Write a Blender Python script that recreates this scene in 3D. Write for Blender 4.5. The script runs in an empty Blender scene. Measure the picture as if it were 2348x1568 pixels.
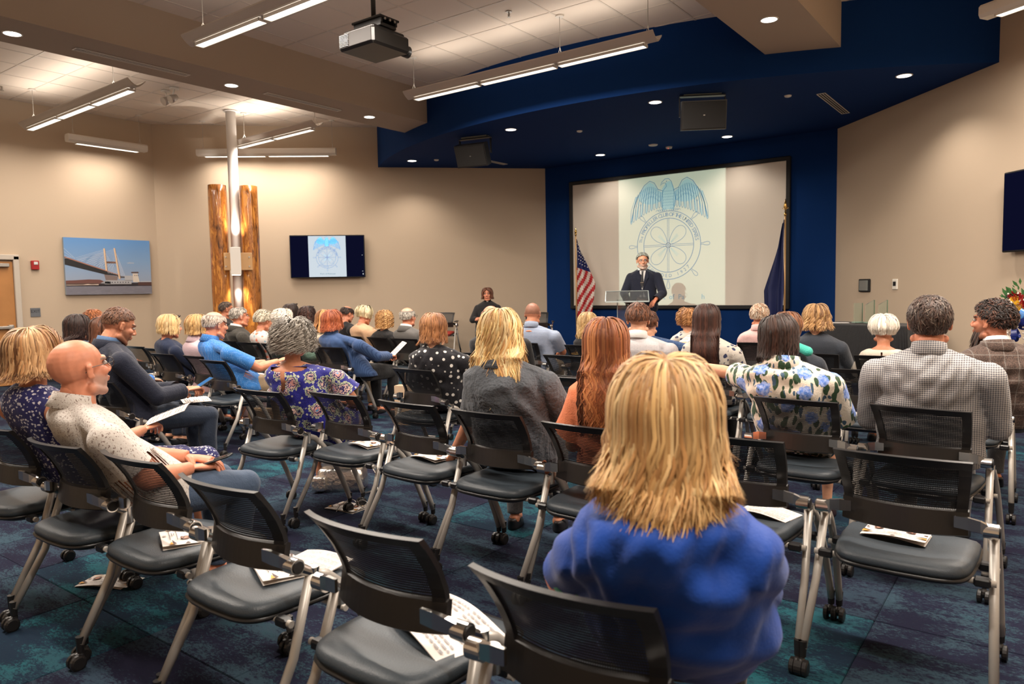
import bpy, bmesh, math, random
import numpy as np
from mathutils import Matrix, Vector
random.seed(7); RNG=np.random.RandomState(11)
SC=bpy.context.scene; COL=SC.collection
R_=math.radians; pi=math.pi
# ---------------------------------------------------------------- camera, exposure, world
cam_d=bpy.data.cameras.new('camera'); CAM=bpy.data.objects.new('camera',cam_d); COL.objects.link(CAM)
_M=np.array([[0.80243121,-0.02891453,-0.59604371],[0.59649073,0.06799792,0.79973439],[-0.01740579,0.99726638,-0.0718109]])
CP=np.array([5.52,0.0,1.42])
_m=Matrix(((_M[0][0],_M[0][1],-_M[0][2],CP[0]),(_M[1][0],_M[1][1],-_M[1][2],CP[1]),(_M[2][0],_M[2][1],-_M[2][2],CP[2]),(0,0,0,1)))
CAM.matrix_world=_m
cam_d.sensor_width=36.0; cam_d.lens=1670.0/2348.0*36.0; cam_d.clip_start=.05
cam_d.dof.use_dof=True; cam_d.dof.focus_distance=4.6; cam_d.dof.aperture_fstop=4.0
SC.camera=CAM
SC.view_settings.view_transform='Standard'; SC.view_settings.look='None'
SC.view_settings.exposure=-0.68; SC.view_settings.gamma=1.0; SC.view_settings.use_curve_mapping=False
W=bpy.data.worlds.new('world'); SC.world=W; W.use_nodes=True
W.node_tree.nodes['Background'].inputs[0].default_value=(1,.85,.7,1); W.node_tree.nodes['Background'].inputs[1].default_value=.1
try:
    SC.cycles.use_denoising=True; SC.cycles.max_bounces=8; SC.cycles.diffuse_bounces=4; SC.cycles.glossy_bounces=3; SC.cycles.transparent_max_bounces=16
    SC.cycles.sample_clamp_indirect=4.0; SC.cycles.caustics_reflective=False; SC.cycles.caustics_refractive=False
except Exception: pass
LAMP=(1.0,.89,.78); PW=4.4
def lamp(kind,name,loc,rot,power,color=LAMP,parent=None,**k):
    l=bpy.data.lights.new(name,kind); l.energy=power*PW; l.color=color
    for a,b in k.items(): setattr(l,a,b)
    o=bpy.data.objects.new(name,l); COL.objects.link(o); o.location=loc; o.rotation_euler=rot
    if parent: o.parent=parent
    return o
# ---------------------------------------------------------------- materials
MATS={}
def _nt(name):
    m=bpy.data.materials.new(name); m.use_nodes=True; MATS[name]=m
    return m,m.node_tree.nodes,m.node_tree.links,m.node_tree.nodes['Principled BSDF']
def pmat(name,col,rough=.5,metal=0.,bump=0.,bscale=80.,var=0.,vscale=4.,spec=None,trans=0.,ior=1.45,alpha=1.,emit=None,es=0.,coat=0.,sheen=0.):
    if name in MATS: return MATS[name]
    m,N,L,b=_nt(name)
    b.inputs['Base Color'].default_value=(*col,1); b.inputs['Roughness'].default_value=rough; b.inputs['Metallic'].default_value=metal
    if spec is not None: b.inputs['Specular IOR Level'].default_value=spec
    b.inputs['Transmission Weight'].default_value=trans; b.inputs['IOR'].default_value=ior; b.inputs['Alpha'].default_value=alpha
    b.inputs['Coat Weight'].default_value=coat; b.inputs['Sheen Weight'].default_value=sheen
    if emit: b.inputs['Emission Color'].default_value=(*emit,1); b.inputs['Emission Strength'].default_value=es
    tc=N.new('ShaderNodeTexCoord')
    if var:
        n=N.new('ShaderNodeTexNoise'); n.inputs['Scale'].default_value=vscale; n.inputs['Detail'].default_value=5; L.new(tc.outputs['Object'],n.inputs['Vector'])
        mx=N.new('ShaderNodeMix'); mx.data_type='RGBA'; mx.inputs[6].default_value=(*[c*(1-var) for c in col],1); mx.inputs[7].default_value=(*[min(1,c*(1+var)) for c in col],1)
        L.new(n.outputs['Fac'],mx.inputs[0]); L.new(mx.outputs[2],b.inputs['Base Color'])
    if bump:
        n2=N.new('ShaderNodeTexNoise'); n2.inputs['Scale'].default_value=bscale; n2.inputs['Detail'].default_value=4; L.new(tc.outputs['Object'],n2.inputs['Vector'])
        bp=N.new('ShaderNodeBump'); bp.inputs['Strength'].default_value=bump; bp.inputs['Distance'].default_value=.01; L.new(n2.outputs['Fac'],bp.inputs['Height']); L.new(bp.outputs['Normal'],b.inputs['Normal'])
    return m
def colmat(name,rough=.5,emit=0.,sss=0.,var=0.,spec=.5,aniso=0.):
    """base colour comes from the mesh's own 'Col' attribute (flat print, skin zones, hair locks)"""
    if name in MATS: return MATS[name]
    m,N,L,b=_nt(name); a=N.new('ShaderNodeAttribute'); a.attribute_name='Col'
    src=a.outputs['Color']
    if var:
        tc=N.new('ShaderNodeTexCoord'); n=N.new('ShaderNodeTexNoise'); n.inputs['Scale'].default_value=28; n.inputs['Detail'].default_value=6; L.new(tc.outputs['Object'],n.inputs['Vector'])
        mr=N.new('ShaderNodeMapRange'); mr.inputs[1].default_value=.3; mr.inputs[2].default_value=.7; mr.inputs[3].default_value=1-var; mr.inputs[4].default_value=1+var; L.new(n.outputs['Fac'],mr.inputs[0])
        vm=N.new('ShaderNodeVectorMath'); vm.operation='SCALE'; L.new(src,vm.inputs[0]); L.new(mr.outputs[0],vm.inputs['Scale']); src=vm.outputs[0]
    L.new(src,b.inputs['Base Color']); b.inputs['Roughness'].default_value=rough; b.inputs['Specular IOR Level'].default_value=spec
    if emit: L.new(src,b.inputs['Emission Color']); b.inputs['Emission Strength'].default_value=emit
    if sss: b.inputs['Subsurface Weight'].default_value=sss; b.inputs['Subsurface Radius'].default_value=(.02,.008,.004)
    return m
def glow(name,col,s):
    m,N,L,b=_nt(name); N.remove(b); e=N.new('ShaderNodeEmission'); e.inputs[0].default_value=(*col,1); e.inputs[1].default_value=s
    L.new(e.outputs[0],N['Material Output'].inputs[0]); return m
class G:
    """tiny node-graph helper for cloth patterns"""
    def __init__(s,name,rough=.75,sheen=.15):
        s.m,s.N,s.L,s.b=_nt(name); s.b.inputs['Roughness'].default_value=rough; s.b.inputs['Sheen Weight'].default_value=sheen; s.b.inputs['Specular IOR Level'].default_value=.25
        s.tc=s.N.new('ShaderNodeTexCoord').outputs['Object']
    def map(s,sc=(1,1,1),rot=(0,0,0),loc=(0,0,0)):
        n=s.N.new('ShaderNodeMapping'); n.inputs['Scale'].default_value=sc; n.inputs['Rotation'].default_value=rot; n.inputs['Location'].default_value=loc; s.L.new(s.tc,n.inputs['Vector']); return n.outputs[0]
    def noise(s,v,scale,det=3,dist=0.):
        n=s.N.new('ShaderNodeTexNoise'); n.inputs['Scale'].default_value=scale; n.inputs['Detail'].default_value=det; n.inputs['Distortion'].default_value=dist; s.L.new(v,n.inputs['Vector']); return n.outputs['Fac']
    def noisec(s,v,scale):
        n=s.N.new('ShaderNodeTexNoise'); n.inputs['Scale'].default_value=scale; s.L.new(v,n.inputs['Vector']); return n.outputs['Color']
    def voro(s,v,scale,rnd=1.,feat='F1',out='Distance'):
        n=s.N.new('ShaderNodeTexVoronoi'); n.feature=feat; n.inputs['Scale'].default_value=scale; n.inputs['Randomness'].default_value=rnd; s.L.new(v,n.inputs['Vector']); return n.outputs[out]
    def vadd(s,a,b,k):
        n=s.N.new('ShaderNodeVectorMath'); n.operation='MULTIPLY_ADD'; s.L.new(b,n.inputs[0]); n.inputs[1].default_value=(k,k,k); s.L.new(a,n.inputs[2]); return n.outputs[0]
    def xyz(s,v):
        n=s.N.new('ShaderNodeSeparateXYZ'); s.L.new(v,n.inputs[0]); return n.outputs
    def math(s,op,a,b=0.,c=None):
        n=s.N.new('ShaderNodeMath'); n.operation=op
        for i,x in enumerate((a,b,c)):
            if x is None: continue
            if isinstance(x,(int,float)): n.inputs[i].default_value=x
            else: s.L.new(x,n.inputs[i])
        return n.outputs[0]
    def lt(s,a,t,soft=.0):
        if soft<=0: return s.math('LESS_THAN',a,t)
        n=s.N.new('ShaderNodeMapRange'); n.inputs[1].default_value=t-soft; n.inputs[2].default_value=t+soft; n.inputs[3].default_value=1; n.inputs[4].default_value=0; s.L.new(a,n.inputs[0]); return n.outputs[0]
    def col(s,c):
        n=s.N.new('ShaderNodeRGB'); n.outputs[0].default_value=(*c,1); return n.outputs[0]
    def mix(s,f,a,b):
        n=s.N.new('ShaderNodeMix'); n.data_type='RGBA'
        for i,x in ((0,f),(6,a),(7,b)):
            if isinstance(x,tuple): n.inputs[i].default_value=(*x,1)
            elif isinstance(x,(int,float)): n.inputs[i].default_value=x
            else: s.L.new(x,n.inputs[i])
        return n.outputs[2]
    def done(s,c,bump=.25,bs=140.):
        if isinstance(c,tuple): s.b.inputs['Base Color'].default_value=(*c,1)
        else: s.L.new(c,s.b.inputs['Base Color'])
        if bump:
            h=s.noise(s.tc,bs,2); h2=s.noise(s.map((1,1,.5)),9,3,1.2)
            hh=s.math('MULTIPLY_ADD',h2,3.,h); bp=s.N.new('ShaderNodeBump'); bp.inputs['Strength'].default_value=bump; bp.inputs['Distance'].default_value=.012; s.L.new(hh,bp.inputs['Height']); s.L.new(bp.outputs[0],s.b.inputs['Normal'])
        return s.m
def cloth(name,c,rough=.8,bump=.3):
    if name in MATS: return MATS[name]
    return G(name,rough).done(c,bump)
def stripes(name,a,b,period,axis=0,duty=.5,bump=.25):
    g=G(name); x=g.xyz(g.tc)[axis]; f=g.math('FRACT',g.math('MULTIPLY',x,1/period)); return g.done(g.mix(g.lt(f,duty,.08),a,b),bump)
def checks(name,a,b,period,bump=.2,w=.45):
    g=G(name); o=g.xyz(g.vadd(g.tc,g.noisec(g.tc,3),.012)); f=g.lt(g.math('FRACT',g.math('MULTIPLY',o[0],1/period)),w,.1); h=g.lt(g.math('FRACT',g.math('MULTIPLY',o[2],1/period)),w,.1)
    k=g.math('MULTIPLY',g.math('ADD',f,h),.5); return g.done(g.mix(k,b,a),bump)
def plaid(name,base,dark,line,p):
    g=G(name); o=g.xyz(g.vadd(g.tc,g.noisec(g.tc,3),.015)); n=g.noise(g.tc,170,1)
    c=g.mix(g.lt(n,.5,.08),base,dark)
    for ax in (0,2):
        f=g.math('FRACT',g.math('MULTIPLY',o[ax],1/p)); c=g.mix(g.math('MULTIPLY',g.lt(f,.07,.03),.45),c,line)
    return g.done(c,.2)
def dots(name,bg,fg,scale,r,rnd=.7,bump=.25):
    g=G(name); d=g.voro(g.tc,scale,rnd); return g.done(g.mix(g.lt(d,r,.03),bg,fg),bump)
def blobs(name,bg,fg,scale,thr=.42,bump=.2,stretch=(1,1,1)):
    g=G(name); v=g.vadd(g.map(stretch),g.noisec(g.tc,60),.02); d=g.voro(v,scale,1); return g.done(g.mix(g.lt(d,thr,.05),bg,fg),bump)
def paisley(name):
    g=G(name,.6); v=g.tc; wv=g.vadd(v,g.noisec(v,30),.03); d=g.voro(wv,9,.85); c=(.018,.018,.22)
    pet=g.noise(v,75,2)
    for r,w,col in ((.43,.035,(.45,.5,.33)),(.36,.03,(.02,.02,.08)),(.30,.035,(.62,.42,.36)),(.22,.03,(.02,.02,.09)),(.15,.04,(.66,.32,.30)),(.05,.05,(.10,.35,.60))):
        k=g.lt(g.math('ABSOLUTE',g.math('SUBTRACT',g.math('ADD',d,g.math('MULTIPLY',g.math('SUBTRACT',pet,.5),.35)),r)),w,.01); c=g.mix(k,c,col)
    d2=g.voro(g.vadd(v,g.noisec(v,40),.02),34,1); big=g.lt(g.voro(wv,9,.85),.45); k2=g.math('MULTIPLY',g.lt(d2,.24,.04),g.math('SUBTRACT',1.,big))
    c=g.mix(k2,c,(.5,.5,.42)); return g.done(c,.25)
def tropical(name):
    g=G(name,.6); v=g.tc; c=(.74,.66,.55)
    # leaves : stretched cells
    wv=g.vadd(g.map((1,1,1)),g.noisec(v,9),.05)
    for rot,sc,loc,col in ((.7,(19,19,6.5),(0,0,0),(.028,.065,.03)),(-.75,(21,21,7.0),(3.1,1,2),(.04,.09,.045)),(.1,(30,30,9),(5,2,1),(.05,.10,.16)),(1.5,(22,22,8),(7,2,5),(.03,.07,.035))):
        n=g.N.new('ShaderNodeMapping'); n.inputs['Rotation'].default_value=(0,rot,0); n.inputs['Scale'].default_value=sc; n.inputs['Location'].default_value=loc; g.L.new(wv,n.inputs[0])
        c=g.mix(g.lt(g.voro(n.outputs[0],1.,.9),.30,.02),c,col)
    fv=g.vadd(v,g.noisec(v,55),.028); d=g.voro(fv,8.5,.85); pet=g.noise(v,60,3)
    blue=g.mix(g.lt(pet,.5,.12),(.09,.21,.62),(.36,.46,.80)); c=g.mix(g.lt(g.math('ADD',d,g.math('MULTIPLY',g.math('SUBTRACT',pet,.5),.25)),.36,.02),c,blue)
    return g.done(c,.2)
def floralbw(name,bg,a,b,sc=26):
    g=G(name,.7); v=g.vadd(g.tc,g.noisec(g.tc,30),.03); c=g.mix(g.lt(g.voro(v,sc,1),.3,.04),bg,a); c=g.mix(g.lt(g.voro(g.vadd(v,g.noisec(g.tc,12),.05),sc*.8,1),.2,.03),c,b); return g.done(c,.2)
# ---------------------------------------------------------------- mesh helpers
def npmesh(name,V,polys,smooth=True,col=None,mats=(),mi=None):
    """polys: list of int arrays (N,k)"""
    me=bpy.data.meshes.new(name); V=np.asarray(V,dtype=np.float32); me.vertices.add(len(V)); me.vertices.foreach_set('co',V.ravel())
    loops=np.concatenate([p.ravel() for p in polys]).astype(np.int32); tot=np.concatenate([np.full(len(p),p.shape[1]) for p in polys]).astype(np.int32)
    st=np.concatenate([[0],np.cumsum(tot)[:-1]]).astype(np.int32)
    me.loops.add(len(loops)); me.loops.foreach_set('vertex_index',loops); me.polygons.add(len(tot)); me.polygons.foreach_set('loop_start',st); me.polygons.foreach_set('loop_total',tot)
    me.polygons.foreach_set('use_smooth',(tot<=4) if smooth else np.zeros(len(tot),dtype=bool))
    if mi is not None: me.polygons.foreach_set('material_index',np.asarray(mi,dtype=np.int32))
    me.update(calc_edges=True); me.validate()
    if col is not None:
        a=me.color_attributes.new('Col','FLOAT_COLOR','POINT'); c=np.ones((len(V),4),dtype=np.float32); c[:,:3]=col; a.data.foreach_set('color',c.ravel())
    for m in mats: me.materials.append(m)
    return me
def linkobj(name,me,parent=None,loc=None,rotz=None,**props):
    o=bpy.data.objects.new(name,me); COL.objects.link(o)
    if parent is not None: o.parent=parent
    if loc is not None: o.location=loc
    if rotz is not None: o.rotation_euler=(0,0,rotz)
    for k,v in props.items(): o[k]=v
    return o
def thing(name,label,cat,loc=(0,0,0),rotz=0,group=None):
    o=bpy.data.objects.new(name,None); COL.objects.link(o); o.location=loc; o.rotation_euler=(0,0,rotz); o['label']=label; o['category']=cat; o.empty_display_size=.05
    if group: o['group']=group
    return o
def tag(o,label,cat,group=None):
    o['label']=label; o['category']=cat
    if group: o['group']=group
    return o
class MB:
    def __init__(s): s.v=[]; s.f=[]; s.c=[]; s.n=0; s.cur=None
    def add(s,V,F,col=None):
        V=np.asarray(V,float); s.v.append(V); s.f+= [[i+s.n for i in f] for f in F]
        c=col if col is not None else s.cur
        if c is not None: s.c.append(np.tile(np.asarray(c,float),(len(V),1)) if np.ndim(c)==1 else np.asarray(c))
        s.n+=len(V); return s
    def box(s,c,d,rz=0.,rx=0.,ry=0.,bev=0.,col=None):
        x,y,z=d[0]/2,d[1]/2,d[2]/2
        if bev>0:
            b=min(bev,x*.9,y*.9,z*.9); V=[]
            for sx in (-1,1):
                for sy in (-1,1):
                    for sz in (-1,1):
                        V+= [(sx*x,sy*(y-b),sz*(z-b)),(sx*(x-b),sy*y,sz*(z-b)),(sx*(x-b),sy*(y-b),sz*z)]
            bm=bmesh.new(); vs=[bm.verts.new(v) for v in V]; bmesh.ops.convex_hull(bm,input=vs); bm.verts.index_update(); bmesh.ops.dissolve_limit(bm,angle_limit=.02,verts=bm.verts,edges=bm.edges); bm.verts.index_update()
            V=[tuple(v.co) for v in bm.verts]; F=[[q.index for q in f.verts] for f in bm.faces]; bm.free()
        else:
            V=[(a*x,b_*y,c_*z) for a in (-1,1) for b_ in (-1,1) for c_ in (-1,1)]
            F=[(0,1,3,2),(4,6,7,5),(0,4,5,1),(2,3,7,6),(0,2,6,4),(1,5,7,3)]
        V=np.array(V); M=np.array(Matrix.Rotation(rz,3,'Z')@Matrix.Rotation(ry,3,'Y')@Matrix.Rotation(rx,3,'X'))
        return s.add(V@M.T+np.array(c),F,col)
    def loft(s,rings,cap=True,closed=True,col=None):
        rings=[np.asarray(r,float) for r in rings]; k=len(rings[0]); V=np.concatenate(rings); F=[]
        for i in range(len(rings)-1):
            for j in range(k if closed else k-1):
                a=i*k+j; b=i*k+(j+1)%k; F.append((a,b,b+k,a+k))
        if cap: F.append(tuple(range(k-1,-1,-1))); F.append(tuple((len(rings)-1)*k+j for j in range(k)))
        return s.add(V,F,col)
    def cyl(s,a,b,r0,r1=None,n=12,cap=True,col=None):
        return s.tube([a,b],[r0,r1 if r1 is not None else r0],n,cap,col)
    def tube(s,pts,r,n=10,cap=True,col=None,flat=1.):
        P=np.array(pts,float); r=np.ones(len(P))*r if np.ndim(r)==0 else np.asarray(r,float)
        T=np.gradient(P,axis=0); T/= np.linalg.norm(T,axis=1)[:,None]+1e-12
        up=np.array([0,0,1.]) if abs(T[0][2])<.9 else np.array([0,1.,0]); rings=[]; x=np.cross(up,T[0]); x/=np.linalg.norm(x)
        for i in range(len(P)):
            x=x-T[i]*(x@T[i]); x/=np.linalg.norm(x)+1e-12; y=np.cross(T[i],x)
            rings.append([P[i]+r[i]*(x*math.cos(t)+flat*y*math.sin(t)) for t in np.linspace(0,2*pi,n,endpoint=False)])
        return s.loft(rings,cap,True,col)
    def cap(s,a,b,r0,r1,n=10):
        """capsule with round ends"""
        a=np.array(a,float); b=np.array(b,float); d=b-a; L=np.linalg.norm(d)+1e-9; d/=L; P=[];r=[]
        for t in (-.98,-.8,-.45): P.append(a+d*r0*t); r.append(r0*math.sqrt(1-t*t))
        for t in (0,.33,.66,1): P.append(a+d*L*t); r.append(r0+(r1-r0)*t)
        for t in (.45,.8,.98): P.append(b+d*r1*t); r.append(r1*math.sqrt(1-t*t))
        return s.tube(P,r,n)
    def ell(s,c,r,M=None,nu=12,nv=8,col=None,zmin=None):
        V=[];F=[]
        for i in range(nv+1):
            p=pi*i/nv
            for j in range(nu):
                t=2*pi*j/nu; V.append((math.sin(p)*math.cos(t)*r[0],math.sin(p)*math.sin(t)*r[1],math.cos(p)*r[2]))
        for i in range(nv):
            for j in range(nu):
                a=i*nu+j; b=i*nu+(j+1)%nu
                F.append((a,a+nu,b+nu,b))
        V=np.array(V)
        if M is not None: V=V@np.asarray(M).T
        return s.add(V+np.array(c),F,col)
    def poly(s,pts,col=None): return s.add(pts,[tuple(range(len(pts)))],col)
    def line(s,pts,w,col=None,closed=False,fr=None):
        """flat ribbon in the x-z plane (y constant)"""
        P=np.array(pts,float)
        if closed: P=np.vstack([P,P[:1]])
        T=np.gradient(P,axis=0)
        if closed: T[0]=T[-1]=P[1]-P[-2]
        Nn=np.stack([-T[:,2],T[:,1]*0,T[:,0]],1); Nn/=np.linalg.norm(Nn,axis=1)[:,None]+1e-12
        w=np.ones(len(P))*w if np.ndim(w)==0 else np.asarray(w)
        A=P+Nn*w[:,None]/2; B=P-Nn*w[:,None]/2; V=np.empty((2*len(P),3)); V[0::2]=A; V[1::2]=B
        return s.add(V,[(2*i,2*i+1,2*i+3,2*i+2) for i in range(len(P)-1)],col)
    def mesh(s,name,mat=None,smooth=False):
        V=np.concatenate(s.v); tri={}
        for f in s.f: tri.setdefault(len(f),[]).append(f)
        return npmesh(name,V,[np.array(x) for x in tri.values()],smooth,np.concatenate(s.c) if s.c and sum(map(len,s.c))==len(V) else None,[mat] if mat else [])
    def obj(s,name,mat,parent=None,smooth=False,loc=None,rotz=None,**p): return linkobj(name,s.mesh(name,mat,smooth),parent,loc,rotz,**p)
def copytree(o,loc,rotz,label=None,group=None):
    def rec(q,par):
        c=q.copy(); COL.objects.link(c); c.parent=par
        for ch in KIDS.get(q.name,[]): rec(ch,c)
        return c
    if o.name not in KIDS: index_kids(o)
    r=rec(o,None); r.location=loc; r.rotation_euler=(0,0,rotz)
    if label: r['label']=label
    if group: r['group']=group
    return r
KIDS={}
def index_kids(o):
    KIDS[o.name]=list(o.children)
    for c in o.children: index_kids(c)
def text_mesh(txt,size,mat,name='lettering'):
    cu=bpy.data.curves.new(name,'FONT'); cu.body=txt; cu.size=size; cu.align_x='CENTER'; cu.align_y='CENTER'; cu.resolution_u=2
    o=bpy.data.objects.new(name,cu); COL.objects.link(o); dg=bpy.context.evaluated_depsgraph_get(); me=bpy.data.meshes.new_from_object(o.evaluated_get(dg)); bpy.data.objects.remove(o); bpy.data.curves.remove(cu)
    me.materials.clear(); 
    if mat: me.materials.append(mat)
    return me
def text_np(txt,size,bold=0.):
    me=text_mesh(txt,size,None); V=np.array([v.co[:] for v in me.vertices]) if len(me.vertices) else np.zeros((0,3)); F=[list(p.vertices) for p in me.polygons]; bpy.data.meshes.remove(me); return V,F
# ================================================================ THE ROOM
ZC=4.6; ZS=3.84; ZB=4.1
M_wall=pmat('tan_wall_paint',(.50,.395,.29),.85,bump=.05,bscale=300)
M_blue=pmat('navy_wall_paint',(.004,.027,.120),.9,spec=.12,bump=.04,bscale=300)
M_base=pmat('black_vinyl_base',(.015,.016,.02),.4)
M_tile=pmat('ceiling_tile_white',(.74,.65,.56),.9,bump=.15,bscale=160)
M_grid=pmat('ceiling_grid_metal',(.64,.57,.50),.5)
M_white=pmat('white_metal',(.72,.68,.62),.35)
M_black=pmat('black_plastic',(.012,.011,.011),.38)
M_frame=pmat('screen_frame_black',(.004,.004,.005),.6)
def struct(name,mb,mat,smooth=False,**k):
    o=mb.obj(name,mat,smooth=smooth,**k); o['kind']='structure'; return o
def wall(name,a,b,z0,z1,mat,th=.15):
    a=np.array(a,float); b=np.array(b,float); d=b-a; L=np.linalg.norm(d); n=np.array([d[1],-d[0]])/L  # n points into the room (left->right order)
    c=(a+b)/2-n*th/2; mb=MB(); mb.box((c[0],c[1],(z0+z1)/2),(L,th,z1-z0),rz=math.atan2(d[1],d[0])); return struct(name,mb,mat)
LW=-8.07; FY=12.38; A=(LW,7.11); B=(-2.8,FY); Cc=(2.72,FY); D=(8.0,6.5)
wall('wall_left',(LW,-2.2),A,-.02,4.9,M_wall)
wall('wall_left_corner',A,B,-.02,4.9,M_wall)
wall('wall_front',B,Cc,-.02,4.9,M_blue)
wall('wall_right_corner',Cc,(D[0],D[1]),-.02,4.9,M_wall)
wall('wall_right',D,(8.0,-2.2),-.02,4.9,M_wall)
wall('wall_back',(8.0,-2.2),(LW,-2.2),-.02,4.9,M_wall)
def bboard(name,a,b,z=0.,mat=None):
    a=np.array(a,float); b=np.array(b,float); d=b-a; L=np.linalg.norm(d); n=np.array([d[1],-d[0]])/L; c=(a+b)/2+n*.008
    mb=MB(); mb.box((c[0],c[1],z+.05),(L-.02,.014,.10),rz=math.atan2(d[1],d[0]),bev=.004); return struct(name,mb,M_base)
bboard('baseboard_left',(LW,5.0),A); bboard('baseboard_front',(-2.78,FY),(2.7,FY),.16)
# ---- floor : carpet tiles
def carpet(name,dark,mid,teal,amt):
    m,N,L,b=_nt(name); g=N.new('ShaderNodeNewGeometry'); mp=N.new('ShaderNodeMapping'); mp.inputs['Scale'].default_value=(1,1.9,1); L.new(g.outputs['Position'],mp.inputs[0])
    def ns(v,s,d,r=.6):
        n=N.new('ShaderNodeTexNoise'); n.inputs['Scale'].default_value=s; n.inputs['Detail'].default_value=d; n.inputs['Roughness'].default_value=r; L.new(v,n.inputs['Vector']); return n.outputs['Fac']
    def ramp(f,a,b_):
        n=N.new('ShaderNodeMapRange'); n.inputs[1].default_value=a; n.inputs[2].default_value=b_; L.new(f,n.inputs[0]); return n.outputs[0]
    def mix(f,a,b_):
        n=N.new('ShaderNodeMix'); n.data_type='RGBA'; L.new(f,n.inputs[0])
        for i,x in ((6,a),(7,b_)):
            if isinstance(x,tuple): n.inputs[i].default_value=(*x,1)
            else: L.new(x,n.inputs[i])
        return n.outputs[2]
    n1=ns(mp.outputs[0],1.7,9,.72); n2=ns(mp.outputs[0],7,9,.8); n3=ns(g.outputs['Position'],210,4,.8)
    c=mix(ramp(n1,amt-.08,amt+.06),mid,teal); n5=ns(mp.outputs[0],2.6,4,.6)
    n4=ns(mp.outputs[0],48,9,.86)
    s_=N.new('ShaderNodeMath'); s_.operation='MULTIPLY_ADD'; L.new(n5,s_.inputs[0]); s_.inputs[1].default_value=.75; L.new(n4,s_.inputs[2]); c=mix(ramp(s_.outputs[0],.835,.88),c,dark); c=mix(ramp(n2,.53,.60),c,dark)
    c=mix(ramp(n3,.35,.65),c,mix(ramp(n3,.3,.7),dark,c)); L.new(c,b.inputs['Base Color']); b.inputs['Roughness'].default_value=.95; b.inputs['Specular IOR Level'].default_value=.1
    bp=N.new('ShaderNodeBump'); bp.inputs['Strength'].default_value=.6; bp.inputs['Distance'].default_value=.004; L.new(n3,bp.inputs['Height']); L.new(bp.outputs[0],b.inputs['Normal']); return m
CM=[carpet('carpet_navy',(.010,.010,.024),(.028,.050,.074),(.024,.060,.080),.67),carpet('carpet_steel',(.011,.012,.028),(.034,.066,.090),(.025,.075,.095),.62),carpet('carpet_teal',(.009,.020,.038),(.022,.078,.100),(.018,.115,.138),.53)]
fl=MB(); fl.box((-.03,5.1,-.035),(16.3,14.8,.03)); FLOOR=struct('floor',fl,M_base)
teal=[(2.26,1.0),(2.4,1.5),(4.69,3.1),(4.6,2.4),(.25,3.63),(-3.65,3.4),(1.9,2.0),(3.0,3.5),(.3,4.6),(-.9,5.6),(-2.4,4.9),(0.0,7.3),(-2.8,7.7),(5.6,6.2),(5.5,7.4),(-1.5,3.0),(1.0,5.6),(3.2,.4),(4.9,4.6),(2.9,4.3),(-4.9,4.8),(-.6,6.6)]
TS=.61; x0=4.95-TS*21.5; tilem=[]
tb=MB(); tb.box((0,0,-.008),(TS-.0015,TS-.0015,.022),bev=.004)
for m in CM: tilem.append(tb.mesh('carpet_tile',m))
cells=[]
for i in range(27):
    for j in range(25):
        x=x0+TS*i; y=-1.9+TS*j
        if x<LW-.2 or x>8.0 or y>12.6: continue
        d=np.array([x,y,0])-CP; c=_M.T@d
        vis=c[2]>.3 and abs(c[0]/c[2]*1670)<1300
        cells.append((not vis,math.hypot(x-5.5,y),x,y))
cells.sort(); tset=set()
for tx,ty in teal: tset.add((round((tx-x0)/TS),round((ty+1.9)/TS)))
rest=[MB(),MB(),MB()]
for k,(nv,d,x,y) in enumerate(cells):
    key=(round((x-x0)/TS),round((y+1.9)/TS)); mi=2 if key in tset else (1 if RNG.rand()<.5 else 0)
    if k<295: linkobj('carpet_tile',tilem[mi],FLOOR,(x,y,0))
    else: rest[mi].box((x,y,-.008),(TS-.0015,TS-.0015,.022))
for mi in range(3): 
    if rest[mi].n: rest[mi].obj('carpet_field',CM[mi],FLOOR,kind='stuff')
# ---- stage riser
st=MB(); pts=[(-6.1,9.0),(-2.75,12.4),(2.7,12.4),(5.2,9.6),(4.3,9.25),(0,8.95),(-4.6,9.0)]
pts=[(-5.9,9.25),(-2.78,12.37),(2.70,12.37),(4.35,10.55),(3.9,9.75),(3.0,9.75),(1.5,9.65),(0,9.5),(-1.5,9.55),(-3.2,9.2),(-5.0,8.95)]
st.loft([[(x,y,0.0) for x,y in pts],[(x,y,.16) for x,y in pts]]); struct('stage_riser',st,CM[1])
# ---- ceiling with tiles
cb=MB(); cb.box((-.03,5.1,ZC+.07),(16.3,14.8,.05)); CEIL=struct('ceiling',cb,M_grid)
def arc_y(x,R=8.62,c=16.95): return c-math.sqrt(max(R*R-x*x,0))
tb=MB(); tb.box((0,0,ZC+.02),(.601,.601,.03),bev=.006); tm=tb.mesh('ceiling_tile',M_tile)
gx0=-.47+.305; gy0=6.64+.305; cells=[]
gr=MB()
for i in range(-14,15):
    for j in range(-15,10):
        x=gx0+TS*i; y=gy0+TS*j
        if x<LW-.35 or x>8.2 or y<-2.2: continue
        if y>arc_y(x)+.5 and abs(x)<5.4: continue
        if abs(x)>2.6 and y>FY+2.8-abs(x)+.6: continue
        if (-3.4+.32<x<-2.6-.32) or (2.73+.32<x<3.49-.32): continue
        c=_M.T@(np.array([x,y,ZC])-CP); vis=c[2]>.3 and abs(c[0]/c[2]*1670)<1260 and c[1]/c[2]*1670<880
        cells.append((not vis,c[2],x,y))
cells.sort(); rest=MB()
for k,(nv,d,x,y) in enumerate(cells):
    if not nv and k<295: linkobj('ceiling_tile',tm,CEIL,(x,y,0))
    else: rest.box((x,y,ZC+.02),(.601,.601,.03))
rest.obj('ceiling_field',M_tile,CEIL,kind='stuff')
for i in range(-14,15):
    x=gx0+TS*i-.305; 
    if LW<x<8: gr.box((x,5.1,ZC+.012),(.022,14.6,.024))
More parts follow.
